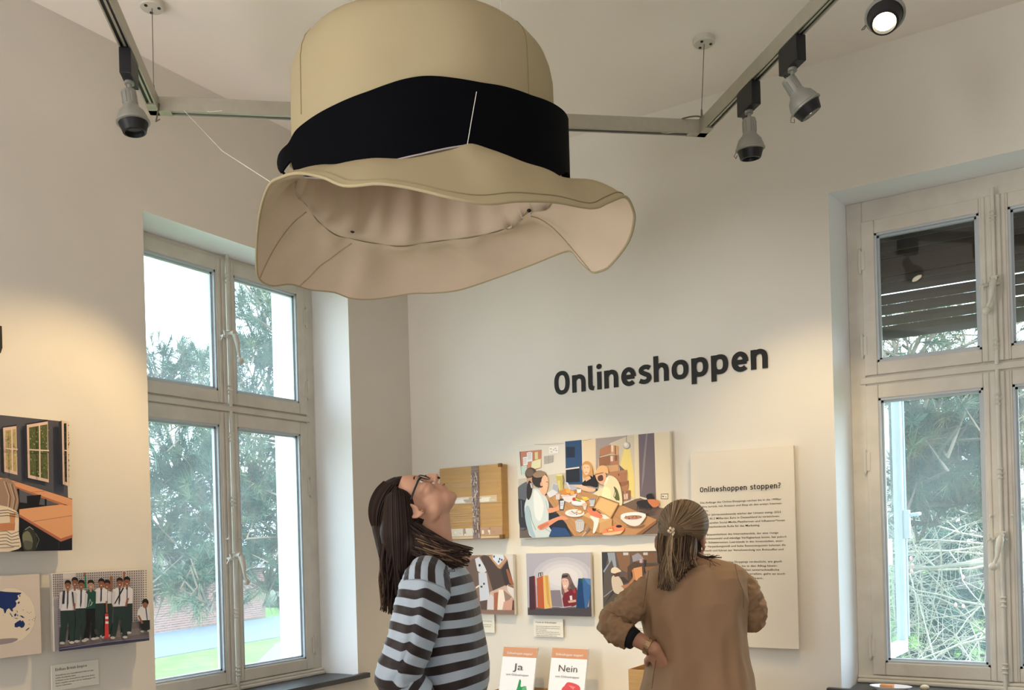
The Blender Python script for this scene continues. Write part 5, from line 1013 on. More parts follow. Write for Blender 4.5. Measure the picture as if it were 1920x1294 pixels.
P([(XA+22, 640), (1498, 580), (XB+18, 700), qq[2], qq[3], ], (112, 104, 106)); P([(540, 790), (1000, 700), (XB+18, 640), (XB+18, 700), (548, 830)], (128, 120, 118)); P([(qq[3][0]-3, 850), (1100, 790), (XB+19, 740), qq[2], qq[3]], (58, 60, 88)); Ln([(qq[3][0]+6, 868), (1060, 795), (XB+16, 748)], 5, (160, 156, 160))
sk = (146, 96, 74); wh = (222, 220, 224); tr_ = (40, 56, 54); hr = (28, 24, 26)
def boy(x, yh, ysh, yhip, yft, w_, sh=wh, tro=tr_, tie=True, face=sk, spread=40):
    P([(x-w_, ysh+14), (x-w_*.4, ysh-6), (x+w_*.4, ysh-6), (x+w_, ysh+14), (x+w_*.95, yhip), (x+w_*.2, yhip+24), (x-w_*.9, yhip+4)], sh)
    P([(x-w_*.9, yhip), (x+w_*.92, yhip-6), (x+w_*.9, (yhip+yft)/2), (x+spread+16, yft-6), (x+spread-34, yft), (x+4, yhip+100), (x-spread+26, yft+4), (x-spread-34, yft+6), (x-w_*.85, (yhip+yft)/2)], tro)
    E(x+spread-10, yft+8, 26, 13, (206, 200, 196)); E(x-spread-6, yft+14, 26, 13, (196, 190, 186))
    P([(x-14, yh+30), (x+14, yh+30), (x+10, ysh+14), (x-10, ysh+14)], face); E(x, yh, 30, 44, face); P([(x-32, yh-6), (x-28, yh-42), (x, yh-56), (x+30, yh-40), (x+32, yh-6), (x+16, yh-22), (x-16, yh-22)], hr, 3)
    E(x-11, yh-6, 4, 3, hr); E(x+11, yh-6, 4, 3, hr); E(x, yh+20, 10, 4, (226, 214, 206))
    if tie: P([(x-7, ysh), (x+7, ysh), (x+6, ysh+120), (x-4, yhip-12), (x-12, yhip-30)], (58, 64, 88))
    P([(x-w_, ysh+14), (x-w_*.6, ysh+40), (x-w_*.75, yhip-20), (x-w_*1.1, yhip-20)], (206, 202, 208))
P([(832, 130), (818, 80), (840, 80), (852, 240), (825, 240)], (38, 120, 86)); E(830, 92, 12, 16, sk); P([(1098, 260), (1092, 140), (1122, 130), (1120, 260)], sk); E(1106, 132, 16, 20, sk); P([(1228, 260), (1230, 90), (1250, 90), (1248, 260)], sk); E(1242, 84, 14, 18, sk); E(543, 215, 14, 22, sk)
boy(728, 178, 250, 440, 770, 52, tie=False); boy(1268, 172, 232, 400, 690, 62, spread=30); boy(1060, 205, 272, 400, 720, 58); boy(1000, 190, 240, 396, 738, 64)
boy(652, 208, 272, 470, 790, 84, spread=52); boy(790, 205, 260, 448, 772, 66); boy(888, 205, 262, 452, 752, 54, sh=(34, 78, 66), tro=(20, 22, 26), tie=False, face=(176, 138, 120)); Ln([(862, 430), (880, 350), (900, 400), (880, 420), (910, 380)], 4, (200, 214, 206))
P([(600, 262), (622, 262), (614, 400), (590, 400)], (40, 42, 52)); P([(690, 270), (706, 280), (718, 440), (706, 420)], (40, 42, 52))
boy(1186, 182, 240, 428, 735, 74, spread=66); P([(1216, 232), (1232, 236), (1140, 400), (1128, 400)], (34, 32, 40)); P([(1040, 370), (1056, 370), (1062, 490), (1044, 490)], sk); P([(1258, 340), (1284, 340), (1256, 430), (1242, 420)], sk); P([(706, 390), (726, 392), (726, 470), (712, 460)], sk)
E(944, 690, 20, 34, (60, 66, 66), -.4)
P([(1034, 500), (1066, 500), (1074, 752), (1030, 752)], (206, 62, 60)); P([(1036, 530), (1068, 530), (1068, 555), (1036, 555)], (236, 226, 220)); P([(1038, 580), (1069, 580), (1070, 604), (1038, 604)], (236, 226, 220)); P([(1020, 744), (1078, 740), (1080, 756), (1020, 758)], (190, 50, 52))
P([(1384, 450), (1420, 424), (1480, 424), (1500, 480), (1496, 580), (1400, 580), (1366, 520)], wh, 3); E(1450, 408, 28, 36, sk); P([(1418, 400), (1424, 360), (1460, 346), (1484, 374), (1480, 404), (1450, 382)], hr, 3); P([(1450, 440), (1462, 440), (1476, 570), (1466, 566)], (58, 60, 84)); P([(1396, 570), (1500, 566), (1502, 660), (1480, 676), (1412, 670)], (34, 40, 42)); P([(1370, 520), (1390, 516), (1430, 600), (1412, 606)], sk); E(1418, 684, 18, 9, (206, 200, 196)); E(1486, 678, 16, 9, (206, 200, 196))
obj('printed_photo', p.mb, PRINT, ph)
# map of Asia and Oceania
MY1 = float(onL(74, 1076, -FL)[1]); MZ0 = float(onL(73, 1226, -FL)[2])
mp_ = photo('L', MY1-.372, MY1, MZ0, PZ1, 'pale world globe map with dark blue land left of the schoolboys', t=.02, gap=GL); mp_['category'] = 'map'
p = Pic(zoomL(0, 1060, SC3, FL)); p.autoclip = True; R, P, E, Ln = p.R, p.P, p.E, p.Ln
qq = [invL(*t, 0, 1060, SC3) for t in ((MY1-.371, PZ1-.001), (MY1-.001, PZ1-.001), (MY1-.001, MZ0+.001), (MY1-.371, MZ0+.001))]
P(qq, (214, 200, 188)); E(110, 520, 262, 290, (196, 184, 178)); E(109, 520, 259, 287, (228, 214, 192)); P([(-140, 790), (0, 765), (150, 756), (185, 770), (130, 800), (0, 824), (-150, 830)], (152, 140, 142), 3)
nv = (30, 50, 104)
P([(-210, 300), (-120, 250), (0, 268), (60, 276), (220, 284), (215, 300), (180, 312), (190, 350), (158, 372), (172, 395), (160, 430), (130, 450), (135, 480), (118, 478), (92, 446), (70, 460), (58, 495), (46, 500), (34, 456), (0, 440), (-40, 470), (-90, 430), (-150, 400), (-200, 380)], nv); P([(196, 302), (212, 316), (204, 332)], nv); P([(180, 388), (198, 372), (204, 390), (188, 404)], nv)
P([(150, 640), (150, 606), (176, 586), (200, 574), (210, 566), (220, 584), (232, 570), (250, 592), (258, 612), (246, 640), (222, 652), (200, 634), (172, 646)], nv); P([(262, 676), (290, 652), (308, 644), (296, 662), (270, 680)], nv); P([(100, 486), (116, 510), (134, 538), (124, 536), (104, 508)], nv); P([(138, 544), (190, 550), (170, 556)], nv); P([(144, 512), (166, 496), (168, 520), (152, 534)], nv); P([(176, 508), (186, 516), (178, 534)], nv); P([(202, 520), (228, 524), (256, 546), (230, 544)], nv); P([(166, 458), (182, 484), (178, 494)], nv); P([(30, 512), (34, 522), (28, 520)], nv)
for x, y in ((238, 464), (280, 486), (300, 498), (318, 487), (302, 568), (300, 612), (332, 566), (350, 550), (366, 538), (352, 576), (360, 556)): E(x, y, 4, 4, (70, 60, 84))
obj('printed_map', p.mb, PRINT, mp_)
cy0, cy1 = float(onL(96, 1240, -.012)[1]), float(onL(186, 1280, -.012)[1]); cz1 = float(onL(185, 1236, -.012)[2]); cz0 = float(onL(186, 1283, -.012)[2])
capt('L', cy0, cy1, cz0, cz1, 'beige caption card headed Einfluss British Empire under the schoolboys', [('Schuluniformen einer weiterführenden Schule im malay-', .97), ('sischen Bundesstaat Sabah', .5), ('In Malaysia wurden Schuluniformen während des British', .98), ('Empire eingeführt und auch nach der Unabhängigkeit des', 1.), ('Staates beibehalten.', .4), ('', 0)], 'Einfluss British Empire', tsz=.0105)
# ---------------------------------------------------------------- people
SKIN1 = mat('skin_light', rgb(206, 158, 132), .55, noise=.05, nscale=12, bump=.04, bscale=90, spec=.3)
SKIN2 = mat('skin_tan', rgb(196, 146, 120), .55, noise=.05, nscale=12, bump=.04, bscale=90, spec=.3)
def hair_mat(name, c0, c1, sc=(90, 90, 4)):
    m = bpy.data.materials.new(name); m.use_nodes = True; n = m.node_tree; L = n.links; b = n.nodes['Principled BSDF']; b.inputs['Roughness'].default_value = .55; b.inputs['Specular IOR Level'].default_value = .12
    a = n.nodes.new('ShaderNodeAttribute'); a.attribute_name = 'strand'; t = n.nodes.new('ShaderNodeTexNoise'); t.noise_dimensions = '1D'; t.inputs['Scale'].default_value = 1.; t.inputs['Detail'].default_value = 3
    L.new(a.outputs['Fac'], t.inputs['W']); r = n.nodes.new('ShaderNodeValToRGB'); r.color_ramp.elements[0].position = .35; r.color_ramp.elements[0].color = c0; r.color_ramp.elements[1].position = .68; r.color_ramp.elements[1].color = c1
    L.new(t.outputs[0], r.inputs[0]); L.new(r.outputs[0], b.inputs['Base Color']); bp = n.nodes.new('ShaderNodeBump'); bp.inputs['Strength'].default_value = .5; bp.inputs['Distance'].default_value = .004; L.new(t.outputs[0], bp.inputs['Height']); L.new(bp.outputs[0], b.inputs['Normal']); return m
HAIR1 = hair_mat('dark_brown_hair', rgb(20, 15, 14), rgb(62, 46, 40)); HAIR1E = hair_mat('brown_hair_ends', rgb(52, 38, 30), rgb(124, 98, 76)); HAIR2 = hair_mat('ash_blonde_hair', rgb(78, 62, 48), rgb(150, 126, 98)); HAIR2D = hair_mat('deep_brown_underhair', rgb(34, 26, 22), rgb(84, 66, 52))
HAIR2L = hair_mat('blonde_highlights', rgb(138, 114, 88), rgb(196, 176, 146))
def stripe_mat():
    m = bpy.data.materials.new('striped_jersey'); m.use_nodes = True; n = m.node_tree; L = n.links; b = n.nodes['Principled BSDF']; b.inputs['Roughness'].default_value = .6; b.inputs['Specular IOR Level'].default_value = .35; b.inputs['Sheen Weight'].default_value = .2
    a = n.nodes.new('ShaderNodeAttribute'); a.attribute_name = 'stripe'; f = n.nodes.new('ShaderNodeMath'); f.operation = 'FRACT'; L.new(a.outputs['Fac'], f.inputs[0])
    r = n.nodes.new('ShaderNodeValToRGB'); r.color_ramp.interpolation = 'LINEAR'; e = r.color_ramp.elements; e[0].position = .0; e[0].color = rgb(36, 26, 26); e[1].position = .46; e[1].color = rgb(36, 26, 26)
    for p_, c_ in ((.49, rgb(168, 182, 196)), (.97, rgb(168, 182, 196)), (1., rgb(36, 26, 26))): q_ = e.new(p_); q_.color = c_
    L.new(f.outputs[0], r.inputs[0]); L.new(r.outputs[0], b.inputs['Base Color'])
    t = n.nodes.new('ShaderNodeTexNoise'); t.inputs['Scale'].default_value = 14; t.inputs['Detail'].default_value = 4; tcn = n.nodes.new('ShaderNodeTexCoord'); L.new(tcn.outputs['Object'], t.inputs['Vector']); bp = n.nodes.new('ShaderNodeBump'); bp.inputs['Strength'].default_value = .35; bp.inputs['Distance'].default_value = .02; L.new(t.outputs[0], bp.inputs['Height']); L.new(bp.outputs[0], b.inputs['Normal']); return m
STRIPE = stripe_mat()
BEIGE = mat('beige_jersey', rgb(158, 128, 100), .9, noise=.05, nscale=6, bump=.5, bscale=5, spec=.08)
BEIGE_S = mat('beige_seam', rgb(120, 92, 70), .9)
TROUS = mat('dark_trousers', rgb(44, 48, 60), .85, bump=.2, bscale=12); SHOE = mat('dark_shoe', rgb(40, 36, 36), .5)
def attr(o, name, vals):
    a = o.data.attributes.new(name, 'FLOAT', 'POINT'); a.data.foreach_set('value', np.array(vals, dtype=np.float32))
def verts_of(mb): return np.array(mb.v, float)
def hmat(c, f, u):
    """head frame: x=side, y=face direction, z=up the skull"""
    f = np.array(f, float); f /= np.linalg.norm(f); u = np.array(u, float); u -= f*(u @ f); u /= np.linalg.norm(u); s = np.cross(f, u)
    return Matrix(((s[0], f[0], u[0], c[0]), (s[1], f[1], u[1], c[1]), (s[2], f[2], u[2], c[2]), (0, 0, 0, 1)))
def cap(mb, a, b, ra, rb, n=14):
    a = np.array(a, float); b = np.array(b, float); d = b-a; L_ = np.linalg.norm(d); d = d/L_
    ks = 5; pts = []; rs = []
    for i in range(ks): t = i/ks*pi/2; pts.append(a-d*ra*math.cos(t)); rs.append(max(ra*math.sin(t), .0006))
    pts.append(a); rs.append(ra); pts.append(b); rs.append(rb)
    for i in range(1, ks+1): t = i/ks*pi/2; pts.append(b+d*rb*math.sin(t)); rs.append(max(rb*math.cos(t), .0006))
    mb.tube(pts, rs, n)
def chain(mb, P, r, n=14):
    for i in range(len(P)-1): cap(mb, P[i], P[i+1], r[i], r[i+1], n)
def head_geo(mb, M, su=.9, sf=1., ss=1.):
    """skull, jaw, brow, nose, lips, chin and ears as overlapping volumes in the head frame (metres)"""
    S = Matrix.Diagonal((ss, sf, su, 1)); T = M @ S
    def el(c, r, rot=None):
        R_ = Matrix.Diagonal((*r, 1)) if rot is None else rot.to_4x4() @ Matrix.Diagonal((*r, 1))
        tmp = MB(); tmp.ell((0, 0, 0), (1, 1, 1), nu=22, nv=14); mb.add([tuple(T @ (Vector(c)+(R_ @ Vector(p)))) for p in tmp.v], tmp.f)
    el((0, -.012, .035), (.074, .094, .088)); el((0, .035, .02), (.066, .060, .075)); el((0, .030, -.045), (.056, .056, .062)); el((0, .052, -.082), (.036, .034, .030)); el((0, .070, -.098), (.018, .016, .016))
    el((0, .086, .022), (.040, .010, .012))
    for s in (-1, 1): el((s*.034, .062, -.022), (.024, .026, .024)); el((s*.045, .01, -.066), (.014, .034, .024))
    el((0, .094, .004), (.0085, .010, .020)); el((0, .103, -.014), (.009, .013, .018)); el((0, .110, -.027), (.0115, .012, .0105)); [el((s*.011, .101, -.031), (.0075, .010, .0075)) for s in (-1, 1)]
    el((0, .090, -.055), (.018, .009, .007)); el((0, .087, -.066), (.016, .009, .007)); el((0, .082, -.045), (.016, .012, .012))
    return T
def ear(mb, T, s, hid=0.):
    c = Vector((s*.076, -.008, -.012)); P = []
    for t in np.linspace(-.5, 4.9, 16):
        P.append(T @ (c+Vector((s*(.008+.006*math.sin(t*.6)), -.002+.017*-math.cos(t+.2)*-1 if False else .017*math.cos(t), .030*math.sin(t)))))
    mb.tube(P, .0052, 8); tmp = MB(); tmp.ell((0, 0, 0), (1, 1, 1), nu=14, nv=8); mb.add([tuple(T @ (c+Vector((p[0]*.006+s*.002, p[1]*.014, p[2]*.026)))) for p in tmp.v], tmp.f)
    mb.add([tuple(T @ (c+Vector((p[0]*.006+s*.005, p[1]*.008+.006, p[2]*.009-.03)))) for p in tmp.v], tmp.f)
def eyes(T, parent, col):
    for s in (-1, 1):
        tmp = MB(); tmp.ell((0, 0, 0), (1, 1, 1), nu=16, nv=10); m = MB(); m.add([tuple(T @ Vector((s*.031+p[0]*.0125, .0735+p[1]*.0125, .004+p[2]*.0125))) for p in tmp.v], tmp.f); e = obj('eye', m, mat('eye_white', rgb(226, 220, 214), .2), parent, smooth=True)
        m = MB(); m.add([tuple(T @ Vector((s*.031+p[0]*.0062, .0842+p[1]*.0025, .004+p[2]*.0062))) for p in tmp.v], tmp.f); obj('iris', m, mat('iris_brown', col, .15), e, smooth=True)
        m = MB(); m.tube([T @ Vector((s*(.016+k*.01), .092-k*.004, .026+.004*math.sin(k*1.1))) for k in range(4)], [.0015, .003, .003, .001], 6); obj('eyebrow', m, mat('brow', rgb(52, 36, 30), .8), parent, smooth=True)
def hand_geo(mb, wrist, dirv, palm_n, curl=.5, L_=.175, mirror=1):
    """palm plus five unequal fingers bending about the knuckles"""
    d = np.array(dirv, float); d /= np.linalg.norm(d); n = np.array(palm_n, float); n -= d*(n @ d); n /= np.linalg.norm(n); s = np.cross(d, n)*mirror; w_ = np.array(wrist, float)
    pl = L_*.5
    for k, x in enumerate((-.026, -.009, .008, .024)): cap(mb, w_+s*x*.6+d*.005, w_+s*x+d*pl, .012, .0098, 10)
    for k, (x, fl_) in enumerate(zip((-.028, -.0095, .0095, .027), (.064, .078, .084, .074))):
        p0 = w_+s*x+d*pl; a = curl*.55; dd = d*math.cos(a)+n*math.sin(a); p1 = p0+dd*fl_*.45; a += curl*.9; dd = d*math.cos(a)+n*math.sin(a); p2 = p1+dd*fl_*.32; a += curl*.6; dd = d*math.cos(a)+n*math.sin(a); p3 = p2+dd*fl_*.25
        chain(mb, [p0, p1, p2, p3], [.0092, .0086, .0078, .0066], 9)
    p0 = w_+s*.022+d*.022; td = d*.62+s*.72+n*.25; td /= np.linalg.norm(td); p1 = p0+td*.042; td2 = td*.8+d*.5+n*.3; td2 /= np.linalg.norm(td2); chain(mb, [p0, p1, p1+td2*.032, p1+td2*.052+n*.006], [.014, .0105, .0092, .0075], 9)
def strands(name, P_, m, parent, r=.0035, n=5, taper=.4):
    """locks: list of polylines -> one combed mesh with a strand attribute; P_ = [(points, radius)]"""
    mb = MB(); vals = []
    for i, (pts, rr) in enumerate(P_):
        q = catmull(pts, 5, False); k0 = len(mb.v); mb.tube(q, list(np.linspace(rr, rr*taper, len(q))), n, cap=False); vals += [i*1.7+j*.33 for _ in range(len(q)) for j in range(n)]
    o = obj(name, mb, m, parent, smooth=True, kind='stuff'); attr(o, 'strand', vals); return o
def sheet(mb, rows): mb.loft(rows, closed=False)

# ---- woman in the striped sweater, seen from her right side, looking up at the hat
D1 = 2.68
def p1_(u, v, dd=0.): return atd(u, v, D1+dd)
feet = np.array([*p1_(800, 1015)[:2], 0.])
w1 = empty('person', feet, 'person with long dark hair and glasses in a striped sweater looking up at the hat', 'person')
fdir = RT*.93-FW*.10; fdir /= np.linalg.norm(fdir)
tilt = math.radians(68)       # the face looks this far above the horizontal
hf = fdir*math.cos(tilt)+UP*math.sin(tilt); hu = -fdir*math.sin(tilt)+UP*math.cos(tilt)
HC1 = p1_(779, 953)
M1 = hmat(HC1, hf, hu)
mb = MB(); T1 = head_geo(mb, M1, .95, 1.0, .98)
neck0 = np.array(M1 @ Vector((0, -.02, -.05))); nb = p1_(806, 1052, .0)
cap(mb, neck0, nb, .050, .058, 18); cap(mb, np.array(M1 @ Vector((0, .022, -.062))), p1_(822, 1035), .036, .046, 18); cap(mb, p1_(812, 1010), p1_(818, 1060), .052, .07)
for s in (-1, 1): ear(mb, T1, s)
# torso, arms, hands and legs: one continuous figure under the clothes
sh_r, sh_l = p1_(803, 1092, -.15), p1_(816, 1090, .16); hipc = p1_(830, 1400, .01)
chain(mb, [p1_(812, 1080, .0), p1_(828, 1180, .0), p1_(838, 1280, .0), hipc], [.095, .105, .10, .115], 20)
cap(mb, sh_r, sh_l, .042, .042)
el_r, wr_r = p1_(738, 1268, -.19), p1_(812, 1345, -.17); el_l, wr_l = p1_(790, 1268, .22), p1_(870, 1340, .16)
chain(mb, [sh_r, (sh_r+el_r)/2, el_r, wr_r], [.044, .043, .036, .026]); chain(mb, [sh_l, (sh_l+el_l)/2, el_l, wr_l], [.044, .043, .036, .026])
hand_geo(mb, wr_r, fdir*.9-UP*.3, FW, .7); hand_geo(mb, wr_l, fdir*.9-UP*.3, -FW, .7, mirror=-1)
for s in (-1, 1):
    hp = hipc+FW*.085*s-UP*.04; kn_ = hp-UP*(hp[2]-.50)+fdir*.03; an = np.array([hp[0], hp[1], .09])-fdir*.02
    chain(mb, [hp, kn_, an], [.085, .055, .038], 16); cap(mb, an-UP*.03, an-UP*.045+fdir*.15, .036, .028)
body = remesh(mb, .0048, 5, .5); bo = obj('body', body, SKIN1, w1, smooth=True)
eyes(T1, w1, rgb(60, 40, 28))
m = MB(); m.tube([T1 @ Vector((x, .0995-abs(x)*.35, -.0605)) for x in np.linspace(-.02, .02, 9)], .0013, 6); obj('lips', m, mat('lip_line', rgb(150, 84, 74), .5), w1, smooth=True)
m = MB()
for s in (-1, 1): m.ell(tuple(T1 @ Vector((s*.0068, .110, -.0365))), (.0034, .0034, .0034), nu=10, nv=6)
obj('nostrils', m, mat('nostril', rgb(60, 26, 22), .8), w1, smooth=True)
m = MB(); m.lathe([(.0022, -.002), (.0034, 0), (.0022, .002)], Matrix.Translation(T1 @ Vector((.088, .004, -.042))), 10); obj('earring', m, mat('gold', rgb(206, 160, 80), .25, .9), w1, smooth=True)
# glasses
gl = None; m = MB()
def lens_pts(s, k=24, e=0.): return [T1 @ Vector((s*(.034+(.0265+e)*math.cos(a)), .1015-abs(.034+.0265*math.cos(a))*.14, .0+(.017+e)*math.sin(a))) for a in np.linspace(0, 2*pi, k+1)]
for s in (-1, 1): m.tube(lens_pts(s), .0019, 6, cap=False)
m.tube([T1 @ Vector((x, .101+.004*(1-abs(x)/.008), .004)) for x in (-.008, -.003, .003, .008)], .0018, 6)
for s in (-1, 1): m.tube([T1 @ Vector((s*.060, .093, .004)), T1 @ Vector((s*.074, .080, .006)), T1 @ Vector((s*.079, .02, .006)), T1 @ Vector((s*.080, -.012, .012)), T1 @ Vector((s*.079, -.03, -.006))], [.0034, .0034, .003, .002, .0014], 6)
gl = obj('glasses', m, mat('dark_glasses_frame', rgb(26, 22, 30), .25, spec=.6), w1, smooth=True)
for s in (-1, 1): m = MB(); m.poly([tuple(p) for p in lens_pts(s)[:-1]]); obj('lens', m, GLASS, gl)
# hair: a combed cap over the skull, a long fall down the back and a shorter lock swung to the front
mb = MB(); tmp = MB(); tmp.ell((0, 0, 0), (1, 1, 1), nu=64, nv=40); vv = []; keep = []
hm_v = []
for p in tmp.v:
    q = Vector((p[0]*.088, p[1]*.106-.020, p[2]*.104+.036)); 
    rip = 1+.012*math.sin(math.atan2(p[0], p[2])*26)
    hm_v.append(np.array(T1 @ Vector((q.x*rip, q.y, q.z*rip))))
hv = np.array(tmp.v)
def face_open(p): return (p[1] > .58+max(0, p[2])*.42) or (p[1] > -.02 and p[2] < -.12+abs(p[0])*.0 and p[1] > -.05) or (abs(p[0]) > .6 and p[1] > .12 and p[2] < .30)
fs = [f for f in tmp.f if not face_open(sum((hv[i] for i in f))/4)]
mb.add([tuple(p) for p in hm_v], fs); hc1 = obj('hair_cap', mb, HAIR1, w1, smooth=True); attr(hc1, 'strand', [math.atan2(p[0], p[2]+.2)*30 for p in tmp.v]) if len(hc1.data.vertices) == len(tmp.v) else None
# bulk of the fall: volumes from the skull's back down past the shoulders
hb = MB()
chain(hb, [p1_(752, 925, .0), p1_(735, 985, .0), p1_(742, 1040, .0), p1_(742, 1100, -.01), p1_(741, 1140, -.01)], [.052, .062, .052, .030, .012], 18)
chain(hb, [p1_(748, 945, -.06), p1_(750, 1000, -.06), p1_(752, 1060, -.05), p1_(745, 1110, -.05)], [.045, .060, .044, .016], 18); chain(hb, [p1_(748, 945, .05), p1_(748, 1000, .06), p1_(745, 1060, .05), p1_(740, 1110, .04)], [.05, .060, .044, .02], 18)
chain(hb, [p1_(768, 1000, -.045), p1_(800, 1018, -.075), p1_(835, 1035, -.10), p1_(862, 1046, -.105)], [.040, .036, .022, .012], 16)
chain(hb, [p1_(765, 985, -.06), p1_(775, 1020, -.08), p1_(790, 1032, -.10)], [.035, .035, .02], 16)
hb2 = remesh(hb, .006, 4); ho = obj('hair_volume', hb2, HAIR1, w1, smooth=True); V_ = verts_of(hb2); e_ = V_-HC1; e2_ = V_-p1_(744, 1015); attr(ho, 'strand', np.arctan2(e2_ @ FW, e2_ @ RT)*24+e2_[:, 2]*2)
ls = []
rl = random.Random(11)
for i in range(150):     # long fall
    x0 = 712+rl.random()*50; dd = -.10+rl.random()*.2; y0 = 935+rl.random()*60; xe = 712+rl.random()*42; ye = 1095+rl.random()*58-abs(xe-735)*.3
    ls.append(([p1_(x0+10, y0, dd*.8), p1_(x0-2+rl.random()*4-max(0, x0-740)*.3, y0+60, dd), p1_((x0*.4+xe*.6), (y0+60)*.45+ye*.55, dd*.8-.01), p1_(xe, ye, dd*.6)], .0035+rl.random()*.003))
strands('long_hair', ls, HAIR1, w1)
ls = []
for i in range(70):
    xe = 712+rl.random()*38; ye = 1110+rl.random()*45-abs(xe-735)*.4; ls.append(([p1_(xe+rl.random()*8-2, 1040+rl.random()*30, -.05+rl.random()*.1), p1_(xe+rl.random()*6-5, 1085, -.05+rl.random()*.1), p1_(xe, ye, -.05+rl.random()*.08)], .0022+rl.random()*.0025))
strands('hair_ends', ls, HAIR1E, w1)
ls = []
for i in range(150):     # lock swung to the front over the shoulder
    a = rl.random(); x0 = 752+rl.random()*26; y0 = 975+rl.random()*50; xe = 858+rl.random()*32-a*10; ye = 1030+a*32+rl.random()*6-(xe-860)*.25
    ls.append(([p1_(x0, y0, -.08), p1_(x0+26+rl.random()*8, y0+18+a*4, -.105-rl.random()*.02), p1_((x0+xe)/2+14, (y0+ye)/2+16-(1-a)*6, -.125-rl.random()*.02), p1_(xe, ye, -.13-rl.random()*.02)], .003+rl.random()*.0025))
strands('front_lock', ls[:90], HAIR1, w1); strands('front_lock_ends', [([p[0][1], p[0][2], p[0][3]], p[1]*.8) for p in ls[90:]], HAIR1E, w1)
ls = []
for i in range(90):     # combed hair over the skull from the hairline back
    a = -1.3+2.6*rl.random(); P = []
    for t in np.linspace(0, 1.5, 7): tt = .95+t*1.15; P.append(np.array(T1 @ Vector((.090*math.sin(a)*math.sin(tt), -.020+.108*math.cos(tt), .036+.1065*math.cos(a)*math.sin(tt)))))
    ls.append((P, .0028))
strands('combed_hair', ls, HAIR1, w1)
m = MB()
m.tube(catmull([p1_(744, 985, -.10), p1_(726, 1085, -.08), p1_(713, 1110, -.07), p1_(720, 1140, -.07)], 6, False), .0007, 4); obj('loose_strand', m, HAIR1E, w1)

# sweater: torso, yoke and two sleeves as lofts that follow the body
def stripe_loft(rings, name, parent, coord, folds=0.):
    mb = MB(); mb.loft(rings); V_ = verts_of(mb); o = obj(name, mb, STRIPE, parent, smooth=True); attr(o, 'stripe', coord(V_)); return o
def ring_px(v, xl, xr, dd, half, n=56, tiltv=0., pw=2.3, fold=0., ph=0.):
    """horizontal section: xl/xr picture columns of its two edges, half = half depth"""
    c = p1_((xl+xr)/2, v, dd); a_ = (xr-xl)/2*(D1+dd)/F_PX; out = []
    for k in range(n):
        t = 2*pi*k/n; cc, ss = math.cos(t), math.sin(t); ex = 2/pw; x = a_*abs(cc)**ex*(1 if cc > 0 else -1); y = half*abs(ss)**ex*(1 if ss > 0 else -1); rr = 1+fold*math.sin(5*t+ph)+fold*.6*math.sin(9*t+ph*2)
        out.append(tuple(c+RT*x*rr+FW*y*rr+UP*(tiltv*cc)))
    return out
secs = [(1040, 796, 838, .0, .055, 0), (1047, 786, 848, .0, .085, 0), (1054, 772, 862, .0, .14, 0), (1066, 762, 872, .0, .185, .0), (1088, 754, 884, .0, .205, .01), (1115, 752, 893, .0, .19, .015), (1150, 762, 899, .0, .18, .02), (1190, 775, 905, .0, .18, .025), (1230, 785, 914, .0, .185, .025), (1262, 784, 919, .0, .19, .025), (1290, 782, 918, .0, .185, .02), (1320, 788, 908, .0, .17, .01), (1345, 792, 900, 0, .16, 0), (1352, 790, 902, 0, .163, 0)]
D_ = []
for i in range(len(secs)-1):
    a, b = secs[i], secs[i+1]
    for k in range(4): t = k/4; D_.append(tuple(x+(y-x)*t for x, y in zip(a, b)))
D_.append(secs[-1]); rings = [ring_px(v, xl, xr, dd, h, fold=.012*min(1, i/20), ph=i*.25, tiltv=tl) for i, (v, xl, xr, dd, h, tl) in enumerate(D_)]
PER = .0485
def tor_c(V_):
    e = V_-p1_(800, 1102); z = e[:, 2]; fx = e @ fdir; side = e @ FW
    base = (z-fx*.12)/PER+20.
    yoke = (fx*.9+z*.35)/(.046)+20.3
    return np.where((z > -.002+fx*.55) & (side < .02) & (fx < .12), yoke, base+.15*np.sin(fx*18+z*20)*.6)
swt = stripe_loft(rings, 'sweater', w1, tor_c)
def sleeve(name, P, r, parent, c0, fold=.03, n=64, dc=1., top=None):
    q = catmull(P, 10, False); rs = np.interp(np.linspace(0, len(P)-1, len(q)), range(len(P)), r); mb = MB(); i0 = 0
    if top is not None:
        i0 = next(i for i in range(len(q)) if q[i][2] < top[2]); q.insert(i0, q[i0]*.97+q[i0-1]*.03); rs = np.insert(rs, i0, rs[i0]); i0 += 1
    L_ = np.concatenate([[0], np.cumsum([np.linalg.norm(q[i+1]-q[i]) for i in range(len(q)-1)])])
    rs = [x*(1+.02*math.sin(i*.9)+.015*math.sin(i*2.3)) for i, x in enumerate(rs)]; mb.tube(q, rs, n); V_ = verts_of(mb); cen = np.repeat(np.array(q), n, 0)
    e = V_-cen; v2 = cen+e*(1+fold*np.sin(np.arctan2(e[:, 2], e @ RT)*3+np.repeat(L_, n)*30)[:, None]); mb.v = [tuple(x) for x in v2]
    V3_ = np.array(mb.v); sv = np.repeat(L_, n)/.046*dc+c0+.1*np.sin(np.arctan2(e[:, 2], e @ RT)*2)
    if top is not None: d_ = V3_-top; sv = np.where(np.arange(len(sv)) < i0*n, (d_ @ fdir)/.037+.22*np.sin(d_[:, 2]*22)+40.3, sv)
    o = obj(name, mb, STRIPE, parent, smooth=True); attr(o, 'stripe', sv); return o
sr = sleeve('sleeve', [p1_(808, 1062, -.09), p1_(803, 1078, -.145), p1_(797, 1102, -.180), p1_(785, 1150, -.20), p1_(768, 1205, -.215), p1_(751, 1252, -.22), p1_(750, 1276, -.21), p1_(778, 1304, -.20), p1_(808, 1337, -.18)], [.03, .060, .073, .070, .066, .064, .064, .058, .036], swt, .1, top=p1_(795, 1103, -.2))
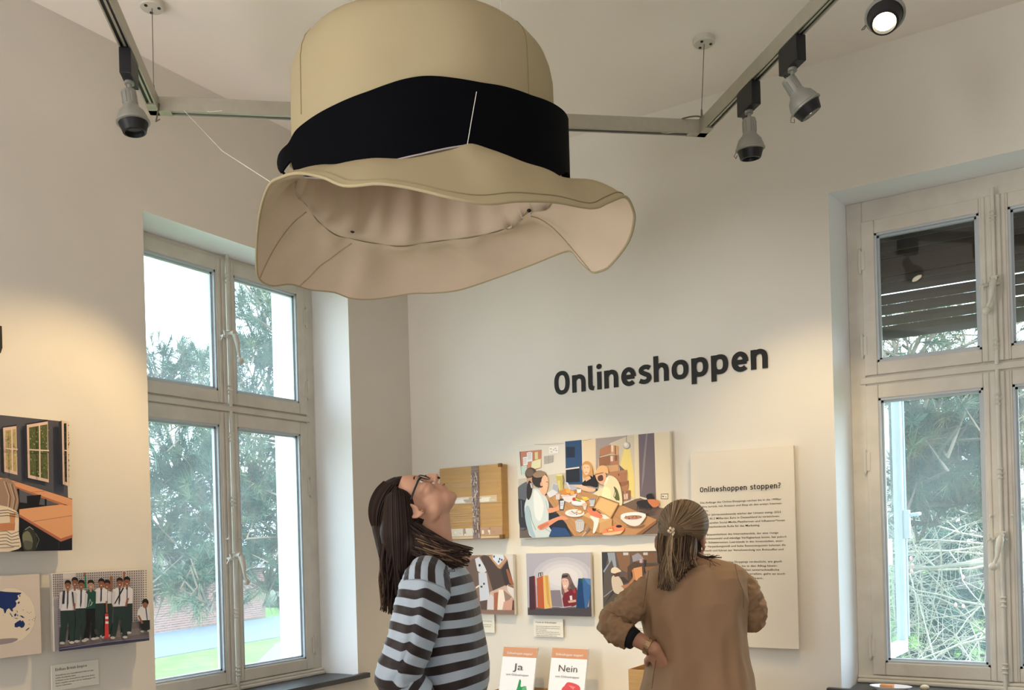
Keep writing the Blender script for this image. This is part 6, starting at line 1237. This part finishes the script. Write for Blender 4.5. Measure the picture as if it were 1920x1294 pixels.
sleeve('sleeve', [p1_(820, 1062, .10), p1_(820, 1090, .16), p1_(818, 1140, .19), p1_(806, 1200, .20), p1_(796, 1262, .22), p1_(830, 1300, .2), p1_(866, 1334, .17)], [.03, .066, .070, .064, .058, .05, .036], swt, .3)
# trousers and shoes
def trousers(parent, hipc, f_, s_, mats):
    mb = MB()
    chain(mb, [hipc+UP*.10, hipc-UP*.02], [.13, .15], 20)
    for s in (-1, 1):
        hp = hipc+s_*.085*s-UP*.05; kn_ = np.array([hp[0], hp[1], .5])+f_*.03; an = np.array([hp[0], hp[1], .10])-f_*.02; chain(mb, [hp, kn_, an], [.105, .078, .072], 18)
    obj('trousers', remesh(mb, .011, 3), mats, parent, smooth=True)
    for s in (-1, 1):
        hp = hipc+s_*.085*s; a = np.array([hp[0], hp[1], 0])-f_*.02; mb = MB(); M_ = hmat(a, f_, UP); mb.ell((0, 0, 0), (1, 1, 1)); mb.v = [tuple(M_ @ Vector((p[0]*.046, .055+p[1]*.14, max(.0, .036+p[2]*.05*(1.3 if p[1] < 0 else .8))))) for p in mb.v]; obj('shoe', mb, SHOE, parent, smooth=True)
trousers(w1, hipc, fdir, np.cross(UP, fdir), TROUS)

# ---- woman in the beige cardigan, seen from behind, reading the text panel
D2 = 3.1
def p2_(u, v, dd=0.): return atd(u, v, D2+dd)
feet = np.array([*p2_(1305, 1015)[:2], 0.])
w2 = empty('person', feet, 'person with half tied blonde brown hair in a beige cardigan, back turned, hand on hip', 'person')
f2 = FW*.93+RT*.36; f2 /= np.linalg.norm(f2); s2 = np.cross(f2, UP)
HC2 = p2_(1277, 1012, .03); hf2 = f2*.97-UP*.14+RT*.1; M2_ = hmat(HC2, hf2, UP+f2*.14-RT*.04)
mb = MB(); T2 = head_geo(mb, M2_, .93, .95, .97)
cap(mb, np.array(M2_ @ Vector((0, -.02, -.04))), p2_(1300, 1072, .0), .048, .056, 18); cap(mb, p2_(1298, 1062), p2_(1302, 1090), .06, .09)
for s in (-1, 1): ear(mb, T2, s)
hip2 = p2_(1312, 1330, .02)
chain(mb, [p2_(1300, 1100), p2_(1304, 1180), p2_(1308, 1260), hip2], [.10, .11, .10, .12], 20)
shl, shr = p2_(1228, 1104, .01), p2_(1378, 1096, .03); cap(mb, shl, shr, .05, .05)
ell_, wrl = p2_(1146, 1172, -.02), p2_(1226, 1216, -.10); elr, wrr = p2_(1412, 1160, .05), p2_(1362, 1140, .28)
chain(mb, [shl, (shl+ell_)/2, ell_, wrl], [.047, .042, .036, .0245]); chain(mb, [shr, (shr+elr)/2, elr, wrr], [.047, .042, .036, .026])
hl_end = p2_(1238, 1250, -.085)
hand_geo(mb, wrl+(hl_end-wrl)*.1, p2_(1246, 1262, -.06)-wrl, p2_(1290, 1240, .1)-wrl, .55, mirror=-1); hand_geo(mb, wrr, f2-RT*.3, -UP, .5)
for s in (-1, 1):
    hp = hip2+s2*.085*s-UP*.04; kn_ = np.array([hp[0], hp[1], .5])+f2*.03; an = np.array([hp[0], hp[1], .09])-f2*.02; chain(mb, [hp, kn_, an], [.085, .055, .038], 16); cap(mb, an-UP*.03, an-UP*.045+f2*.15, .036, .028)
obj('body', remesh(mb, .0055, 5), SKIN2, w2, smooth=True); eyes(T2, w2, rgb(70, 90, 110))
trousers(w2, hip2, f2, s2, mat('beige_trousers', rgb(176, 152, 128), .85, bump=.2, bscale=12))
# hair: upper half gathered to a clip, lower half hanging
CLIP = p2_(1257, 995, -.085)
hb = MB()
def ell_hair(c, r, dd): 
    t = MB(); t.ell((0, 0, 0), (1, 1, 1), nu=28, nv=18); hb.add([tuple(p2_(*c, dd)+RT*p[0]*r[0]+FW*p[1]*r[1]+UP*p[2]*r[2]) for p in t.v], t.f)
ell_hair((1281, 982), (.088, .108, .086), .022); ell_hair((1263, 995), (.052, .06, .045), -.035); ell_hair((1300, 985), (.046, .085, .062), .01)
vol = MB()
def chv(P, r): chain(vol, P, r, 18)
chv([p2_(1262, 1000, -.02), p2_(1263, 1040, -.05), p2_(1266, 1078, -.075)], [.046, .044, .028]); chv([p2_(1286, 1000, -.0), p2_(1284, 1035, -.04), p2_(1284, 1060, -.07)], [.046, .042, .024]); chv([p2_(1250, 1005, .02), p2_(1247, 1050, -.03), p2_(1256, 1090, -.08)], [.034, .028, .016]); chv([p2_(1300, 1000, .01), p2_(1306, 1032, -.01)], [.028, .018])
a_ = remesh(hb, .0055, 4); o = obj('hair_crown', a_, HAIR2, w2, smooth=True); V_ = verts_of(a_); e_ = V_-CLIP; attr(o, 'strand', np.arctan2(e_ @ UP, e_ @ RT)*26)
a_ = remesh(vol, .006, 4); o = obj('hair_volume', a_, HAIR2D, w2, smooth=True); V_ = verts_of(a_); attr(o, 'strand', ((V_-CLIP) @ RT)*170)
rl = random.Random(5); ls = []; lh = []
Cd = D2+.015
for i in range(130):      # combed strands over the crown converging on the clip
    a = -.5+4.0*rl.random(); P = []
    for t in (1., .75, .5, .25, .04):
        u = 1281+math.cos(a)*45*t+(1257-1281)*(1-t); v = 982-math.sin(a)*45*t+(995-982)*(1-t)
        # depth on the ellipsoid's near surface
        X = (u-1281)/F_PX*D2/.0895; Z = (982-v)/F_PX*D2/.0875; dd = .022-.1095*math.sqrt(max(0, 1-min(1, X*X+Z*Z)))
        if t < .3: dd = min(dd, -.084)
        P.append(p2_(u, v, dd))
    (lh if i % 4 == 0 else ls).append((P, .0028 if i % 4 else .0016))
strands('combed_hair', ls, HAIR2, w2, taper=.8); strands('highlight', lh, HAIR2L, w2, taper=.7)
ls = []; lh = []
for i in range(170):     # hanging lengths
    u0 = 1238+rl.random()*68; v0 = 1000+rl.random()*14; t = (u0-1240)/62; ue = 1236+t*58+rl.random()*10-4; ve = 1098-max(0, t-.35)*52+rl.random()*12-abs(t-.3)*10; wv = math.sin(i)*3
    ls.append(([p2_(u0, v0, -.055-.02*math.sin(pi*t)), p2_(u0-3+wv, v0+28, -.095), p2_((u0+ue)/2-wv, 1062, -.115), p2_(ue, ve, -.125)], .003+rl.random()*.002))
strands('hanging_hair', ls[:90], HAIR2D, w2); strands('hanging_hair_light', [(p, r*.9) for p, r in ls[90:]], HAIR2, w2)
for i in range(46):      # the tail below the clip
    ue = 1236+rl.random()*34; lh = lh if i else []; lh.append(([CLIP+UP*-.005+RT*rl.uniform(-.006, .006)-FW*.01, p2_(1253+rl.uniform(-5, 6), 1030, -.115), p2_((1250+ue)/2+rl.uniform(-6, 6), 1066, -.135), p2_(ue, 1088+rl.random()*16, -.135)], .0016+rl.random()*.0018))
strands('tail_hair', lh, HAIR2, w2); strands('tail_highlight', [([x+RT*.003-FW*.003 for x in p], r*.5) for p, r in lh[::4]], HAIR2L, w2)
ls = []
for i in range(16):      # flick to the right over the shoulder
    k = rl.random(); ls.append(([p2_(1298+k*10, 1010, -.04), p2_(1302+k*6, 1034, -.07), p2_(1316+k*8, 1046-k*3, -.085), p2_(1334+rl.random()*22, 1044+rl.uniform(-4, 3), -.08)], .0022))
for u, v in ((1342, 1062), (1330, 1075), (1352, 1060), (1345, 1040)): ls.append(([p2_(1298, 1020, -.06), p2_(1310, 1040, -.09), p2_(1330, 1050, -.095), p2_(u, v, -.095)], .0014))
strands('flicked_hair', ls, HAIR2D, w2)
m = MB()
for du, dv, dd in ((-4, 1, 0), (0, -5, 0), (4, 0, 0), (0, 3, .0), (7, -3, .006), (7, 5, .006), (5, 9, .004)): c = p2_(1257+du*.8, 995+dv*.8, -.10-.004+dd); m.ell(tuple(c), (.0052, .003, .0066), nu=12, nv=8)
cl_ = obj('hair_clip', m, mat('pearl_gold_clip', rgb(226, 206, 176), .2, .4), w2, smooth=True); m = MB(); m.ell(tuple(p2_(1257, 995, -.112)), (.003, .003, .003)); obj('clip_pearl', m, mat('dark_gold', rgb(150, 110, 60), .25, .9), cl_, smooth=True)
# cardigan
from mathutils import noise as mnoise
def wrinkle(mb, cen_fn, amp, f, seed=0.):
    out = []
    for p in mb.v:
        p = np.array(p); c = cen_fn(p); d = p-c; L_ = np.linalg.norm(d)+1e-9; q = Vector((float(p @ RT)*f[0]+seed, float(p @ FW)*f[1], float(p[2])*f[2])); v = mnoise.noise(q)+.5*mnoise.noise(q*2.1)
        v = (1-abs(v)*2.2) if amp > 0 else v; out.append(tuple(p+d/L_*abs(amp)*v))
    mb.v = out
def ring2(v, xl, xr, dd, half, n=60, fold=0., ph=0., pw=2.5):
    c = p2_((xl+xr)/2, v, dd); a_ = (xr-xl)/2*(D2+dd)/F_PX; out = []
    for k in range(n):
        t = 2*pi*k/n; cc, ss = math.cos(t), math.sin(t); ex = 2/pw; x = a_*abs(cc)**ex*(1 if cc > 0 else -1); y = half*abs(ss)**ex*(1 if ss > 0 else -1); rr = 1+fold*math.sin(6*t+ph)+fold*.5*math.sin(11*t-ph)
        out.append(tuple(c+RT*x*(1+.4*(rr-1))+FW*y*rr))
    return out
secs = [(1046, 1270, 1334, .0, .06), (1052, 1248, 1350, .0, .075), (1060, 1232, 1378, .0, .09), (1070, 1218, 1392, .0, .102), (1085, 1208, 1398, .0, .112), (1105, 1202, 1400, .0, .12), (1130, 1202, 1398, .0, .125), (1160, 1206, 1396, .0, .128), (1195, 1214, 1395, .0, .128), (1230, 1220, 1398, .0, .13), (1262, 1213, 1404, .0, .14), (1296, 1205, 1409, .0, .15), (1360, 1196, 1412, .0, .165), (1440, 1190, 1418, .0, .17), (1446, 1191, 1417, 0, .165)]
D_ = []
for i in range(len(secs)-1):
    a, b = secs[i], secs[i+1]
    for k in range(9): t = k/9; D_.append(tuple(x+(y-x)*t for x, y in zip(a, b)))
D_.append(secs[-1]); mb = MB(); mb.loft([ring2(*s_, n=130, fold=.010+.03*min(1, max(0, i-45)/50), ph=i*.022) for i, s_ in enumerate(D_)])
ax0, ax1 = p2_(1303, 1046), p2_(1308, 1400)
wrinkle(mb, lambda p: ax0+(ax1-ax0)*((p[2]-ax0[2])/(ax1[2]-ax0[2])), .007, (9, 9, 4.5))
cd = obj('cardigan', mb, BEIGE, w2, smooth=True)
def arm(P, r, ph, name='sleeve'):
    q = catmull(P, 16, False); rs = np.interp(np.linspace(0, len(P)-1, len(q)), range(len(P)), r); n = 64; mb = MB(); mb.tube(q, [x*(1+.02*math.sin(i*.62+ph)+.015*math.sin(i*1.5)) for i, x in enumerate(rs)], n)
    V_ = verts_of(mb); cen = np.repeat(np.array(q), n, 0); e = V_-cen; L_ = np.repeat(np.arange(len(q)), n); an = np.arctan2(e @ UP, e @ RT); mb.v = [tuple(x) for x in cen+e*(1+.035*np.sin(an*2+L_*.31+ph)+.02*np.sin(an*5-L_*.5))[:, None]]
    Q_ = np.array(q); wrinkle(mb, lambda p: Q_[np.argmin(((Q_-p)**2).sum(1))], .007, (26, 26, 26), ph+3)
    return obj(name, mb, BEIGE, cd, smooth=True)
arm([p2_(1240, 1096, .0), p2_(1214, 1112, -.0), p2_(1184, 1136, -.01), p2_(1155, 1160, -.02), p2_(1148, 1172, -.035), p2_(1162, 1186, -.06), p2_(1180, 1194, -.075)], [.052, .056, .054, .050, .046, .044, .040], 0.)
arm([p2_(1368, 1092, .0), p2_(1390, 1106, .01), p2_(1404, 1132, .03), p2_(1408, 1156, .05), p2_(1402, 1158, .10), p2_(1388, 1150, .17), p2_(1374, 1144, .24)], [.052, .054, .052, .050, .046, .044, .04], 1.6)
m = MB(); m.tube([p2_(1180, 1194, -.075), p2_(1190, 1200, -.086)], [.0395, .036], 20); obj('inner_cuff', m, mat('black_cuff', rgb(14, 14, 20), .8), cd, smooth=True)
# seams, side slit
for P in ([(1216, 1070, -.117), (1213, 1090, -.12), (1210, 1115, -.12), (1205, 1140, -.10)], [(1378, 1058, -.10), (1384, 1085, -.115), (1394, 1112, -.115), (1394, 1140, -.09)]):
    m = MB(); m.tube(catmull([p2_(*x) for x in P], 6, False), .0013, 5); obj('armhole_seam', m, BEIGE_S, cd)
m = MB(); m.tube([p2_(1230, 1238, -.125), p2_(1226, 1262, -.132), p2_(1222, 1292, -.14)], .0014, 5); obj('pocket_edge', m, BEIGE_S, cd)
# wrist watch with a metal link band
wd_ = wrl-ell_; wd_ /= np.linalg.norm(wd_); wc = ell_+(wrl-ell_)*.90; xx_ = np.cross(wd_, UP); xx_ /= np.linalg.norm(xx_); yy_ = np.cross(wd_, xx_)
wt = None; GOLD = mat('rose_gold_links', rgb(196, 166, 130), .3, .8); m = MB()
Mw = Matrix(((xx_[0], yy_[0], wd_[0], wc[0]), (xx_[1], yy_[1], wd_[1], wc[1]), (xx_[2], yy_[2], wd_[2], wc[2]), (0, 0, 0, 1)))
m.lathe([(.0275, -.009), (.030, -.009), (.030, .009), (.0275, .009), (.0275, -.009)], Mw, 30, cap=False); wt = obj('wrist_watch', m, GOLD, w2)
m = MB()
for k in range(22):
    a = k*2*pi/22
    for j in (-.006, 0, .006): M_ = Mw @ Matrix.Rotation(a, 4, 'Z') @ Matrix.Translation((.031, 0, j)); m.box((-.001, -.0036, -.0025), (.0012, .0036, .0025), M_)
obj('band_link', m, GOLD, wt, kind='stuff')
